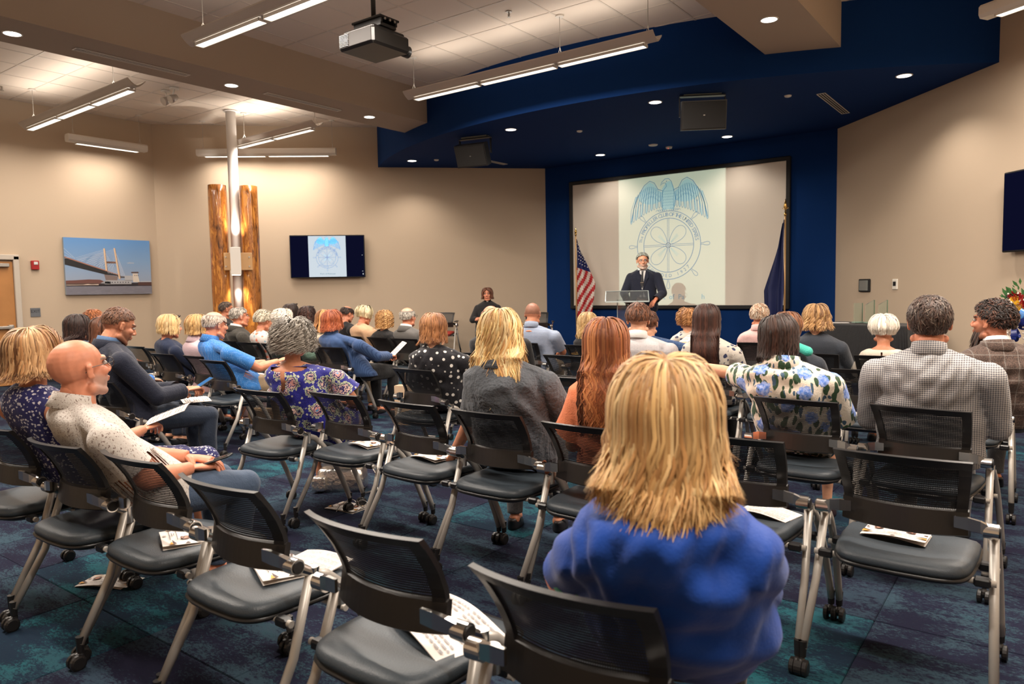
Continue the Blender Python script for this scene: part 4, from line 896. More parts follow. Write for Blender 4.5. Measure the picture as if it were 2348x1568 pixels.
def flag(name,label,x,y,h,kind,rz):
    t=thing(name,label,'flag',(x,y,.16),rz,'flags on poles')
    mb=MB(); mb.loft([[(r*math.cos(a),r*math.sin(a),z) for a in np.linspace(0,2*pi,24,endpoint=False)] for r,z in ((.15,0),(.15,.02),(.05,.05),(.025,.09))]); mb.obj('base',pmat('gold_metal',(.60,.38,.12),.3,1.),t,True)
    mb=MB(); mb.cyl((0,0,.05),(0,0,h-.1),.014,n=12); mb.obj('pole',pmat('gold_pole',(.50,.30,.13),.4,.3),t,True)
    mb=MB()
    if kind=='us': mb.cyl((0,0,h-.1),(0,0,h-.06),.02); mb.tube([(0,0,h-.06),(0,0,h-.02),(0,0,h+.05)],[.02,.024,.002],10)
    else: mb.cyl((0,0,h-.1),(0,0,h-.06),.02); mb.tube([(0,0,h-.06),(0,0,h+.0),(0,0,h+.03),(0,0,h+.16)],[.012,.01,.03,.002],10); mb.tube([(-.05,0,h+.02),(0,0,h-.01),(.05,0,h+.02)],.006,6)
    mb.obj('finial',pmat('gold_metal',(.60,.38,.12),.3,1.),t,True)
    # draped cloth
    nz,nu=34,30; top=h-.15; V=[];F=[];C=[]
    ln=1.52 if kind=='us' else 1.60
    for i in range(nz):
        v=i/(nz-1); z=top-v*ln
        wid=(.03+.30*min(1,v*1.9)+.04*math.sin(v*5)) if kind=='us' else (.03+.34*min(1,v*1.5)-.05*v)
        for j in range(nu):
            u=j/(nu-1); ph=u*11+v*1.2; x=.01+u*wid+.012*math.sin(v*7+u*3); yy=.045*math.sin(ph)*(0.35+v); V.append((x,yy,z-.25*u*(1-v)*0.6 if kind=='us' else z-.10*u*(1-v)))
            if kind=='us':
                # original flag coords: hoist along the pole, fly hangs down
                a=u*.9+v*.25; s=v*1.0
                if v<.36 and u<1.1: c=(.015,.02,.11); 
                else: c=(.42,.025,.03) if int((v*13+u*5.5))%2==0 else (.66,.58,.52)
            else: c=(.012,.018,.075) if u<.93 else (.012,.018,.075)
            C.append(c)
    V=np.array(V)
    # split faces have flat colours: duplicate verts per face
    mb=MB()
    for i in range(nz-1):
        for j in range(nu-1):
            q=[i*nu+j,i*nu+j+1,(i+1)*nu+j+1,(i+1)*nu+j]; mb.add(V[q],[(0,1,2,3)],C[q[0]])
    me=mb.mesh('flag_cloth',colmat('flag_cloth_dye',.6,spec=.3)); bm=bmesh.new(); bm.from_mesh(me); bmesh.ops.remove_doubles(bm,verts=bm.verts,dist=1e-6) if kind!='us' else None; bm.to_mesh(me); bm.free()
    me.polygons.foreach_set('use_smooth',[kind!='us']*len(me.polygons)); cl=linkobj('flag_cloth',me,t)
    if kind=='us':
        mb=MB()
        for r in range(6):
            for c_ in range(4):
                v=.05+.05*r; u=.15+.22*c_+(.1 if r%2 else 0)
                if u>.95: continue
                wid=.03+.30*min(1,v*1.9)+.04*math.sin(v*5); z=top-v*ln-.25*u*(1-v)*.6; x=.01+u*wid+.012*math.sin(v*7+u*3); yy=.045*math.sin(u*11+v*1.2)*(.35+v)-.012
                for k in range(5):
                    a=pi/2+k*2*pi/5; mb.add([(x,yy,z),(x+.006*math.cos(a-.63),yy,z+.006*math.sin(a-.63)),(x+.014*math.cos(a),yy,z+.014*math.sin(a)),(x+.006*math.cos(a+.63),yy,z+.006*math.sin(a+.63))],[(0,1,2,3)])
        mb.obj('star',pmat('flag_star_white',(.7,.66,.62),.6),cl)
    else:
        mb=MB(); 
        for k in range(5): mb.tube([(.10+.02*k,-.055,top-1.05-.012*k),(.14+.015*k,-.06,top-1.0-.02*k)],.006,6)
        mb.obj('gold_fringe',pmat('fringe_gold',(.55,.27,.05),.6),cl)
    return t
flag('united_states_flag','red white and blue striped flag hanging at the left end of the screen',-1.80,11.9,2.36,'us',R_(30))
flag('navy_flag','dark navy flag with gold fringe at the right end of the screen',2.16,11.6,2.42,'navy',R_(170))
TBX,TBY,TBR=3.62,10.28,R_(-20)
t=thing('draped_table','table under a black cloth against the right tan wall','table',(TBX,TBY,.16),TBR)
mb=MB(); mb.box((0,0,.715),(1.2,.62,.03)); mb.obj('table_top',M_black,t)
for sx_ in (-1,1):
    for sy_ in (-1,1): mb=MB(); mb.cyl((sx_*.55,sy_*.26,0),(sx_*.55,sy_*.26,.7),.014); mb.obj('leg',M_leg,t)
mb=MB(); rings=[]
for z,k,am in ((.738,.97,0),(.742,1.0,0),(.72,1.02,.0),(.45,1.035,.012),(.12,1.06,.025)): 
    ring=[]
    for a in np.linspace(0,2*pi,96,endpoint=False):
        c_,s_=math.cos(a),math.sin(a); e=.12; x=(abs(c_)**e)*(1 if c_>0 else -1)*.62*k; y=(abs(s_)**e)*(1 if s_>0 else -1)*.33*k; w_=am*math.sin(a*22); ring.append((x+w_*c_,y+w_*s_,z))
    rings.append(ring)
mb.loft(rings,cap=False); mb.add(rings[0],[tuple(range(96))]); o=mb.obj('black_tablecloth',cloth('black_tablecloth_fabric',(.012,.012,.013)),None,True); o.location=(TBX,TBY,.16); o.rotation_euler=(0,0,TBR); tag(o,'plain black cloth hanging over the award table','tablecloth')
for k,(dx,l,sl) in enumerate(((-.13,'short pale glass award, leftmost on the black table',0),(.03,'slanted-top glass award in the middle of the black table',.06),(.20,'slanted-top glass award, rightmost on the black table',.06))):
    hh=.26 if k==0 else .30; p=Matrix.Rotation(TBR,3,'Z')@Vector((dx,-.06,0)); t=thing('glass_award',l,'award',(TBX+p.x,TBY+p.y,.908),R_(40),'glass awards')
    mb=MB(); w_=.055; mb.loft([[(-w_,-.009,.02),(w_,-.009,.02),(w_,.009,.02),(-w_,.009,.02)],[(-w_,-.009,hh-sl),(w_,-.009,hh),(w_,.009,hh),(-w_,.009,hh-sl)]]); mb.obj('plaque',pmat('award_glass',(.80,.90,.80),.05,trans=.9,ior=1.3),t)
    mb=MB(); mb.box((w_+.002,0,(hh+.02)/2),(.004,.02,hh-.02)); mb.obj('green_edge',pmat('green_glass_edge',(.12,.27,.15),.2),t)
    mb=MB(); mb.box((0,0,.01),(.13,.08,.02),bev=.004); mb.obj('base',pmat('award_base_glass',(.35,.50,.40),.1,trans=.5),t)
mb=MB(); mb.box((0,0,.002),(.21,.15,.003)); o=mb.obj('paper_sheet',pmat('paper_white',(.74,.70,.66),.6),None,loc=(TBX-.36,TBY+.0,.906),rotz=.3); tag(o,'white card on the left end of the black table','paper')
# wreath on easel
t=thing('flower_easel','thin black wire easel carrying the flower wreath','easel',(5.30,7.95,0),R_(-10))
for a,b_ in (((-.17,-.05,0),(-.03,.0,1.15)),((.22,-.05,0),(.04,.0,1.15)),((.05,.35,0),(0,.03,1.1))): mb=MB(); mb.cyl(a,b_,.005,n=8); mb.obj('leg',M_black,t,True)
mb=MB(); mb.tube([(-.13,-.06,.42),(.16,-.06,.42)],.004,6); mb.tube([(-.09,-.06,.72),(.12,-.06,.72)],.004,6); mb.obj('cross_bar',M_black,t)
t=thing('flower_wreath','standing wreath of red, white, yellow and blue flowers with blue ribbon','wreath',(5.36,7.87,1.0),R_(-10))
pet=[(.30,.012,.015),(.70,.60,.52),(.75,.45,.03),(.015,.02,.14)]
fm=[pmat('petal_%s'%n,c,.6) for n,c in zip(('red','white','yellow','navy'),pet)]
def rose(r):
    mb=MB(); 
    for k in range(13):
        a=k*2.4; rr=r*(.15+.8*k/13); V=[]; 
        for i in range(4):
            for j in range(4):
                u=(j/3-.5)*1.3; v=i/3; rad=rr*(.35+.65*v); V.append((rad*math.cos(a+u),-(r*.75*(1-k/13*.75))*v*.9+.0-.0,rad*math.sin(a+u)))
        mb.add(V,[(i*4+j,i*4+j+1,(i+1)*4+j+1,(i+1)*4+j) for i in range(3) for j in range(3)])
    return mb
rm=[rose(.06).mesh('rose_head',m_,True) for m_ in fm]
leaves=MB(); rb=MB(); sm_=MB()
R2=np.random.RandomState(5); cnt=0
for i in range(64):
    a=R2.rand()*2*pi; rr=.30*math.sqrt(R2.rand()); x=rr*math.cos(a)*.92; z=rr*math.sin(a)*1.25; y=-.10+.12*(rr/.3)**2
    k=[0,0,0,1,1,2,3][R2.randint(7)]; o=linkobj('rose_head',rm[k],t,(x,y,z)); s_=.6+.45*R2.rand(); o.scale=(s_,s_,s_); o.rotation_euler=(R2.rand()*.6-.3,R2.rand()*6,R2.rand()*.8-.4)
for i in range(260):
    a=R2.rand()*2*pi; rr=.18+.13*R2.rand(); x=rr*math.cos(a)*.95; z=rr*math.sin(a)*1.3; d=np.array([math.cos(a+R2.rand()-.5),-.3+.4*R2.rand(),math.sin(a+R2.rand()-.5)])*(.04+.05*R2.rand()); n_=np.array([-d[2],0,d[0]])*.18; p=np.array([x,.0,z]); leaves.add([p,p+d*.5+n_,p+d,p+d*.5-n_],[(0,1,2,3)])
leaves.obj('foliage',pmat('fern_green',(.035,.13,.03),.6),t,kind='stuff')
for i in range(90):
    a=R2.rand()*2*pi; rr=.33*math.sqrt(R2.rand()); sm_.ell((rr*math.cos(a),-.16+.14*(rr/.33)**2,rr*math.sin(a)*1.25),(.009,.007,.009),nu=6,nv=4)
sm_.obj('tiny_white_blossom',fm[1],t,kind='stuff')
for i in range(16):
    a=R2.rand()*2*pi; rr=.26*R2.rand(); p=np.array([rr*math.cos(a),-.19,rr*math.sin(a)*1.3]); d=R2.rand()*2*pi; w_=.03; V=[];
    for j in range(9):
        u=j/8; q=p+np.array([math.cos(d),0,math.sin(d)])*.13*math.sin(u*pi)*(1 if u<.5 else .9)+np.array([0,-.05*math.sin(u*2*pi),0]); nn=np.array([-math.sin(d),.3,math.cos(d)])*w_*(.4+.6*math.sin(u*pi)); V+=[q-nn+np.array([0,0,.0]),q+nn]
    mb=MB(); mb.add(V,[(2*j,2*j+1,2*j+3,2*j+2) for j in range(8)]); mb.obj('ribbon_loop',pmat('satin_blue' if i%3 else 'satin_navy',(.07,.22,.55) if i%3 else (.015,.025,.16),.3),t,True)
# ================================================================ PEOPLE
def srgb(r,g,b): return tuple(((c/255+.055)/1.055)**2.4 if c>10 else c/255/12.92 for c in (r,g,b))
def remesh(mb,vox,sm=4,f=.5):
    me=mb.mesh('tmp'); me.color_attributes and me.color_attributes.remove(me.color_attributes[0]); o=bpy.data.objects.new('tmp',me); COL.objects.link(o)
    m=o.modifiers.new('r','REMESH'); m.mode='VOXEL'; m.voxel_size=vox; m.adaptivity=0
    if sm: q=o.modifiers.new('s','SMOOTH'); q.iterations=sm; q.factor=f
    dg=bpy.context.evaluated_depsgraph_get(); ev=o.evaluated_get(dg); em=ev.to_mesh()
    V=np.empty(len(em.vertices)*3,dtype=np.float32); em.vertices.foreach_get('co',V); V=V.reshape(-1,3).astype(float)
    n=len(em.polygons); tot=np.empty(n,dtype=np.int32); em.polygons.foreach_get('loop_total',tot); L=np.empty(len(em.loops),dtype=np.int32); em.loops.foreach_get('vertex_index',L)
    st=np.concatenate([[0],np.cumsum(tot)[:-1]]); Q=L[(st[tot==4][:,None]+np.arange(4))] if (tot==4).any() else np.zeros((0,4),int); T=L[(st[tot==3][:,None]+np.arange(3))] if (tot==3).any() else np.zeros((0,3),int)
    ev.to_mesh_clear(); bpy.data.objects.remove(o); bpy.data.meshes.remove(me)
    if len(T): Q=np.vstack([Q,np.stack([T[:,0],T[:,1],T[:,2],T[:,2]],1)]) if False else Q
    return V,Q,T
def rotm(yaw=0,pitch=0,roll=0): return np.array(Matrix.Rotation(yaw,3,'Z')@Matrix.Rotation(pitch,3,'X')@Matrix.Rotation(roll,3,'Y'))
_hc={}
def head_mesh(sex,fine):
    k=(sex,fine)
    if k in _hc: return _hc[k]
    m=sex=='m'; mb=MB(); E=mb.ell
    E((0,-.015,.030),(.077,.098,.088),nu=20,nv=14); E((0,.030,-.030),(.062,.064,.082),nu=16,nv=12); E((0,.036,-.074),(.050 if m else .044,.050,.040)); E((0,.068,-.100),(.026 if m else .019,.021,.019))
    for s in (-1,1):
        E((s*.040,.060,-.018),(.023,.026,.022)); mb.cap((s*.012,.088,.031),(s*.044,.074,.030),.011 if m else .008,.009)
        mb.cap((s*.060,.0,-.07),(s*.030,.06,-.095),.020 if m else .015,.015); E((s*.0115,.101,-.026),(.0095,.010,.008))
        Mr=rotm(s*.45,.0,0)@rotm(0,-.2,0); E((s*.081,-.008,-.002),(.0075,.018,.031),Mr); E((s*.083,-.010,.014),(.009,.015,.012),Mr); E((s*.081,-.001,-.024),(.007,.009,.010))
    mb.cap((0,.088,.022),(0,.109,-.017),.0075,.0125); E((0,.110,-.021),(.012,.011,.010)); E((0,.093,-.051),(.023,.011,.0065)); E((0,.091,-.062),(.020,.011,.0075))
    r=.060 if m else .049; mb.tube([(0,-.018,-.03),(0,-.022,-.08),(0,-.032,-.13),(0,-.042,-.19),(0,-.045,-.215)],[r*.9,r*.95,r,r*1.12,r*1.4],18)
    V,Q,T=remesh(mb,.0042 if fine else .0078,3 if fine else 1); _hc[k]=(V,Q); return V,Q
def hand_mesh(pose,fine):
    k=('h',pose,fine)
    if k in _hc: return _hc[k]
    mb=MB(); c={'relax':.45,'grip':1.05,'flat':.12}[pose]
    mb.tube([(0,-.03,0),(0,.0,0),(0,.03,0),(.002,.075,0),(.002,.092,0)],[.025,.027,.036,.041,.036],14,flat=.42)
    for i,(x,l) in enumerate(((-.031,.070),(-.0105,.080),(.0105,.075),(.031,.058))):
        p=np.array([x,.085,0]); a=-c*.5; sp=(x)*2.2*(1-.5*c); P=[p-np.array([0,.03,0]),p]; 
        for s_,dl in enumerate((.45,.32,.25)):
            a-= 0 if s_==0 else c*.75; d=np.array([math.sin(sp)*math.cos(a),math.cos(a)*math.cos(sp),math.sin(a)]); P.append(P[-1]+d*l*dl)
        mb.tube(P+[P[-1]+(P[-1]-P[-2])*.28],[.0085,.0092,.0085,.008,.0072,.003],9)
    th=[np.array([-.026,.012,-.004])]; 
    for d,l in ((np.array([-.72,.62,-.25-.3*c]),.036),(np.array([-.35,.85,-.25-.5*c]),.032),(np.array([-.05,.9,-.25-.5*c]),.024)): th.append(th[-1]+d/np.linalg.norm(d)*l)
    mb.tube([np.array([-.008,-.012,0])]+th+[th[-1]+(th[-1]-th[-2])*.2],[.014,.0155,.0125,.0105,.009,.003],9)
    V,Q,T=remesh(mb,.0036 if fine else .0062,2 if fine else 1); _hc[k]=(V,Q); return V,Q
M_skin=colmat('skin',.48,sss=.06,spec=.35,var=.09); M_hair=colmat('hair',.5,spec=.3); M_hair.node_tree.nodes['Principled BSDF'].inputs['Sheen Weight'].default_value=.1
M_eye=pmat('eye_white',(.42,.37,.34),.3); M_iris=pmat('iris_dark',(.03,.02,.015),.15); M_wire=pmat('glasses_wire',(.06,.05,.045),.3,.6)
def hjoin(Vs,Qs):
    V=np.concatenate(Vs); off=0; Q=[]
    for v,q in zip(Vs,Qs): Q.append(q+off); off+=len(v)
    return V,np.concatenate(Q)
TONE=dict(light=srgb(214,160,130),fair=srgb(222,172,145),ruddy=srgb(205,135,105),tan=srgb(190,128,98),deep=srgb(180,115,85))
def shade(c,k): return tuple(min(1,x*k) for x in c)
# hair --------------------------------------------------------
def hair_mesh(st,hc,Rm,hs,backy,shz,seed):
    R=np.random.RandomState(seed); cols=[np.array(c) for c in st['cols']]; N=st.get('n',420); vol=st.get('vol',.02); w=st.get('w',.008)*hs; kind=st.get('kind','long')
    segs=st.get('seg',16); opn=st.get('open',62); front=st.get('front',42); V=[];F=[];C=[];n=0
    cen=np.array([0,-.015,.030]); rad=np.array([.078,.099,.089])
    pe=R_(97)
    sides=3
    hang0=st.get('hang',.15); wave=st.get('wave',0.); wl=st.get('wl',.07); curl=st.get('curl',0.); spread=st.get('spread',0.); drape=st.get('drape',True); pm=st.get('pmin',0); part=st.get('part',0.)
    def spt(a,p,off):
        r=rad+off; return cen+np.array([math.sin(p)*math.sin(a)*r[0],-math.sin(p)*math.cos(a)*r[1],math.cos(p)*r[2]])
    def flow(a0,p0,off,hang,ph,amp,k=1.):
        """points from the root on the scalp over the skull, then hanging by gravity"""
        P=[];lim=R_(180-opn); arc=(pe-p0)*.092; tot=arc+hang; 
        last=None; d0=None
        for i in range(segs+1):
            s=tot*i/segs; a=a0
            if abs(a0)>lim:
                t_=min(1,(s/.10)); a=math.copysign(abs(a0)+(lim-abs(a0))*(t_*t_*(3-2*t_)),a0)
            o=off*min(1,.25+s/.07)
            if s<=arc or last is None:
                p=min(pe,p0+s/.092); q=spt(a,p,o); P.append(hc+(Rm@q)*hs); last=P[-1].copy(); sl=s
                rd=Rm@np.array([math.sin(a)*.9,-math.cos(a),0]); rd[2]=0; rd/=np.linalg.norm(rd)+1e-9
            else:
                ds=s-sl; u=(s-arc)/max(hang,.001); q=last+np.array([0,0,-(s-sl)])
                q=q+rd*(spread*u*u-st.get('tuck',.0)*math.sin(min(1,ds/.08)*pi/2)+curl*max(0,u-.65)**2*8)
                P.append(q)
        P=np.array(P); S=np.linspace(0,tot,segs+1); T=np.gradient(P,axis=0); T/=np.linalg.norm(T,axis=1)[:,None]+1e-9
        out=P-(hc+Rm@cen*hs); out-=T*np.sum(out*T,1)[:,None]; out[:,2]*=.3; out/=np.linalg.norm(out,axis=1)[:,None]+1e-9; side=np.cross(T,out)
        if wave: 
            g=np.clip((S-st.get('ws',.06))/.08,0,1)[:,None]*wave*amp; P=P+g*(side*np.sin(S/wl*2*pi+ph)[:,None]+out*np.cos(S/wl*2*pi+ph)[:,None]*.8)
        if drape:
            by=backy(P[:,0],P[:,2]); m_=(P[:,2]<shz+.06)&(P[:,1]<hc[1]+.03)
            lay=.008+off*.5+.006*amp
            y0_=P[:,1].copy(); P[:,1]=np.where(m_,np.minimum(P[:,1],by-lay),P[:,1])
            if m_.any():
                y1=P[:,1].copy()
                for _ in range(4): y1[1:-1]=(y1[:-2]+y1[1:-1]*2+y1[2:])/4; y1=np.minimum(y1,y0_)
                P[:,1]=np.where(m_,np.minimum(y1,by-lay),y1)
        return P,side,out,S
    def ribbon(P,side,out,W,c0,c1):
        nonlocal n
        k=len(P); A=P-side*W[:,None]; B=P+out*(W*.45)[:,None]; D=P+side*W[:,None]; v=np.stack([A,B,D],1).reshape(-1,3); V.append(v)
        i=np.arange(k-1)*3+n; F.append(np.stack([i,i+1,i+4,i+3],1)); F.append(np.stack([i+1,i+2,i+5,i+4],1)); n+=3*k
        t_=np.linspace(0,1,k)[:,None]; C.append(np.repeat(c0*(1-t_)+c1*t_,3,0))
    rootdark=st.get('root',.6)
    if kind=='long':
        nc=max(20,N//st.get('clump',9)); CL=[(R.uniform(-pi,pi),R.rand(),R.rand()*6.28,R.rand(),R.randint(len(cols)),R.rand()) for _ in range(nc)]
        for i in range(N):
            cl=CL[R.randint(nc)]
            a0=cl[0]+R.normal()*.07; a0=(a0+pi)%(2*pi)-pi; p0=R_(pm+R.rand()**.8*70)
            if abs(a0)>R_(180-opn) and p0>R_(front): p0=R_(front)*R.rand()
            off=vol*(.3+.5*cl[1]+.25*R.rand()); ph=cl[2]+R.normal()*st.get('pj',.35)
            hang=hang0*(1+st.get('lv',.30)*(.8*cl[3]+.25*R.rand()-.7))*(1-st.get('vs',0)*min(1,abs(cl[0])/1.9)); 
            if abs(a0)>R_(180-opn): hang*=st.get('fronthang',.9)
            P,side,out,S=flow(a0,p0,off,hang,ph,.6+.6*cl[5]+.2*R.rand())
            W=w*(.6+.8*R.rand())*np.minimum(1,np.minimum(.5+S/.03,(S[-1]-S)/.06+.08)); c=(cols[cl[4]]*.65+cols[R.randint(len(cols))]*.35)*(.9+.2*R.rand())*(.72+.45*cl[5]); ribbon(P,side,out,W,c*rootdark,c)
    else:
        ln=st.get('len',.035); cp=st.get('cap',(50,84,118)); lift=st.get('lift',.006)
        def plim(a):
            a=abs(a); f=a/pi
            # a=0 back, pi front
            return R_(np.interp(f,[0,.36,.44,.50,.56,.62,.75,1],[cp[2],cp[2]-5,cp[1]+4,cp[1]-4,cp[1]+6,cp[1]-14,cp[0]+14,cp[0]]))
        for i in range(N):
            a0=R.uniform(-pi,pi); pl=plim(a0); p0=R_(pm)+(pl-R_(pm))*(R.rand()**.7)
            if p0>pl or p0<R_(pm)*(.99 if abs(a0)<2 else 1): continue
            k=7; l=min(ln*(.6+.7*R.rand()),max(.008,(pl+.10-p0)*.09)); P=[]; da=R.normal()*st.get('mess',.25); off=vol*(.3+.6*R.rand()); ph=R.rand()*6.28
            for j in range(k):
                s=l*j/(k-1); p=p0+s/.09*math.cos(da) ; a=a0+s/.09*math.sin(da)/max(.35,math.sin(p0+.1)); sw=st.get('sweep',0)
                q=spt(a,p,off+lift*(j/(k-1))); q=q+np.array([0,-sw*s,sw*s*.4]) if abs(a0)>1.9 else q
                P.append(hc+(Rm@q)*hs)
            P=np.array(P); T=np.gradient(P,axis=0); T/=np.linalg.norm(T,axis=1)[:,None]+1e-9; out=P-(hc+Rm@cen*hs); out-=T*np.sum(out*T,1)[:,None]; out/=np.linalg.norm(out,axis=1)[:,None]+1e-9; side=np.cross(T,out)
            if wave: t_=np.linspace(0,1,k)[:,None]; P=P+t_*wave*(side*np.sin(t_*st.get('wt',9)+ph)+out*(np.cos(t_*st.get('wt',9)+ph)))
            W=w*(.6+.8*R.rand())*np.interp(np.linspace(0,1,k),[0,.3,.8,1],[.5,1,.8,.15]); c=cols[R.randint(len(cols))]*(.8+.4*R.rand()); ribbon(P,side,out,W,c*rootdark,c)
    # under shell that closes the gaps
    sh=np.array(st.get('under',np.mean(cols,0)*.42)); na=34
    def grid(fn,nr,az):
        nonlocal n
        v=np.array([[fn(a,j/(nr-1)) for a in az] for j in range(nr)]).reshape(-1,3); V.append(v); m_=len(az); q=[]
        for j in range(nr-1):
            for i in range(m_-1): q.append((j*m_+i,j*m_+i+1,(j+1)*m_+i+1,(j+1)*m_+i))
        F.append(np.array(q)+n); n+=len(v); C.append(np.tile(sh,(len(v),1)))
    if kind=='long':
        lim=R_(180-opn)
        def capf(a,t):
            pl=pe if abs(a)<=lim else R_(front); return hc+(Rm@spt(a,.02+(pl-.02)*t,vol*.22))*hs
        grid(capf,12,np.linspace(-pi,pi,na))
        if hang0>.02:
            def cur(a,t):
                P=hc+(Rm@spt(a,pe,vol*.2))*hs; rd=P-hc; rd[2]=0; rd/=np.linalg.norm(rd)+1e-9; P=P+np.array([0,0,-hang0*.82*t])+rd*(spread*t*t*.7-st.get('tuck',0)-.006-.012*t)
                if drape and P[2]<shz+.06 and P[1]<hc[1]+.03: P[1]=min(P[1],backy(np.array([P[0]]),np.array([P[2]]))[0]-.006)
                return P
            grid(cur,9,np.linspace(-lim,lim,na))
    else:
        p0=R_(pm)
        grid(lambda a,t: hc+(Rm@spt(a,max(.02,p0)+(plim(a)-max(.02,p0))*t,min(vol*.5,.008)))*hs,10,np.linspace(-pi,pi,na+8))
    return np.concatenate(V),F,np.concatenate(C)
def ringband(c,rx,ry,h,tilt,col,mat,name,par,th=.004,open_=0.):
    """collar : a slanted band round the neck"""
    mb=MB(); rings=[]; Rt=rotm(0,tilt,0); az=np.linspace(-pi+open_,pi-open_,30) if open_ else np.linspace(-pi,pi,31)
    V=[];F=[]
    for a in az:
        for (k,z) in ((1.0,h),(1.0+th*12,h*.3),(1.24,-h*1.25)):
            V.append(Rt@np.array([math.sin(a)*rx*k,-math.cos(a)*ry*k,z])+c)
    m=3
    for i in range(len(az)-1):
        for j in range(2): F.append((i*m+j,(i+1)*m+j,(i+1)*m+j+1,i*m+j+1))
    mb.add(V,F); o=mb.obj(name,mat,par,True); s=o.modifiers.new('solid','SOLIDIFY'); s.thickness=th; return o
PN=0
def chair_clamp(V,T,gap=.020):
    a=T.rotation_euler.z; R=rotm(a); Wv=V@R.T+np.array(T.location)
    c=min(CH,key=lambda q:(q[0]-T.location.x)**2+(q[1]+.29-T.location.y)**2)
    if (c[0]-T.location.x)**2+(c[1]+.29-T.location.y)**2>.12: return V
    Rc=rotm(R_(c[2])); L=(Wv-np.array([c[0],c[1],0]))@Rc
    z=L[:,2]; lim=np.interp(z,[.555,.60,.66,.73,.79,.82,.835],[.085,.105,.105,.072,.032,.005,-.006])+.045*(L[:,0]/.2)**2+gap
    k=np.interp(z,[.52,.56,.84,.90],[0,1,1,0])*np.interp(np.abs(L[:,0]),[.21,.27],[1,0]); need=np.maximum(lim-L[:,1],0)*k*(L[:,1]>-.35); L[:,1]+=need
    return (L@Rc.T+np.array([c[0],c[1],0])-np.array(T.location))@R
def person(label,pos,zt,sex='f',yaw=0,hy=0,hp=0,hr=0,lean=(0,-.05),w=1.,tone='light',hair=None,top=None,bottom=None,arms='lap',hands=('relax','relax'),near=False,glasses=False,brow=None,stubble=None,buzz=None,stand=False,shoe=(.01,.01,.012),hs=1.04,collar=None,collarmat=None,group='seated audience',knees=.13,zoff=0.,fold=.0,neckdrop=0.,belly=0.,lipstick=False,shoulders=None,scoop=None,keyhole=None,legs=None,cuff=None,lapel=None):
    global PN; PN+=1; seed=PN*7+3; RS=np.random.RandomState(seed)
    if not stand:
        ux,uy=-math.sin(yaw),math.cos(yaw); pos=(pos[0]+ux*.09,pos[1]+uy*.09); lean=(lean[0]-ux*.09,lean[1]-uy*.09)
    T=thing('person',label,'person',(pos[0],pos[1],zoff),yaw,group); zt-=zoff
    m=sex=='m'; Ry=rotm(-yaw); Rm=rotm(hy-yaw,hp,hr); hs_=hs*(1.0 if m else .965)
    lx,ly=(Ry@np.array([lean[0],lean[1],0]))[:2]
    hc=np.array([lx,ly,zt-.119*hs_]); nb=hc+(Rm@np.array([0,-.040,-.12]))*hs_*.6+np.array([0,-.018,-.042])
    pel=np.array([0,0,.545]) if not stand else np.array([0,0,.93]); sh=(shoulders or (.178 if m else .152))*w; shz=nb[2]-.050
    spine=lambda t: pel+(np.array([nb[0],nb[1]-.005,nb[2]-.02])-pel)*t+np.array([0,-.02*math.sin(t*pi) if not stand else 0,0])
    prof=[(-.10,.155,.12),(.0,.175,.125),(.2,.165,.118),(.42,.148 if not m else .158,.108),(.62,.155,.115),(.78,.162,.112),(.88,.150,.098),(.95,.105,.078),(1.0,.058,.058)]
    def torso(mb,inf=0.,tmax=1.,tmin=-.10):
        rings=[]
        for t,a,b in prof:
            if t>tmax or t<tmin: continue
            c=spine(t); bel=belly*math.exp(-((t-.28)/.2)**2); a=a*w*(1.06 if m else 1.)+inf+bel*.5; b=b*(.85+.15*w)+inf+bel*.5
            rings.append([c+np.array([a*math.copysign(abs(math.cos(q))**.85,math.cos(q)),b*math.copysign(abs(math.sin(q))**.85,math.sin(q))+(bel*.8 if math.sin(q)>0 else 0),0]) for q in np.linspace(0,2*pi,20,endpoint=False)])
        mb.loft(rings)
    SJ=[np.array([s*sh,nb[1]-.005,shz-.085]) for s in (1,-1)]   # right(+x), left
    A={'lap':((.215,-.01,.665),(.10,.22,.65)),'lap_low':((.21,.0,.69),(.07,.25,.65)),'hold':((.22,.03,.70),(.10,.27,.80)),'phone':((.21,.03,.70),(.06,.27,.76)),'side':((.23,-.04,.69),(.22,.18,.65)),'cross':((.23,.04,.72),(-.06,.19,.76)),
       'stand':((.27,.02,1.13),(.28,.26,.98)),'down':((.25,-.02,1.13),(.27,.06,.90))}
    def armpts(spec):
        out=[]
        for i,s in enumerate((1,-1)):
            sp=spec[i] if isinstance(spec,(tuple,list)) and isinstance(spec[0],(tuple,list,str)) else spec
            if isinstance(sp,str): e,h=A[sp]; e=np.array(e)*[s*max(1,w*.98),1,1]; h=np.array(h)*[s,1,1]; 
            else: e,h=np.array(sp[0],float),np.array(sp[1],float)
            out.append((e,h))
        return out
    AP=armpts(arms); ar=(1.12 if m else .97)*(.8+.2*w)
    if stand: KN=[np.array([s*.10,.03,.50]) for s in (1,-1)]; AK=[np.array([s*.12,0,.09]) for s in (1,-1)]; HP=[np.array([s*.085,0,.90]) for s in (1,-1)]
    else:
        KN=[np.array([s*knees,.44,.515]) for s in (1,-1)]; AK=[np.array([s*(knees+.0),.43,.09]) for s in (1,-1)]; HP=[np.array([s*.09*w,.03,.545]) for s in (1,-1)]
        if legs: KN=[np.array(legs[0][0]),np.array(legs[1][0])]; AK=[np.array(legs[0][1]),np.array(legs[1][1])]
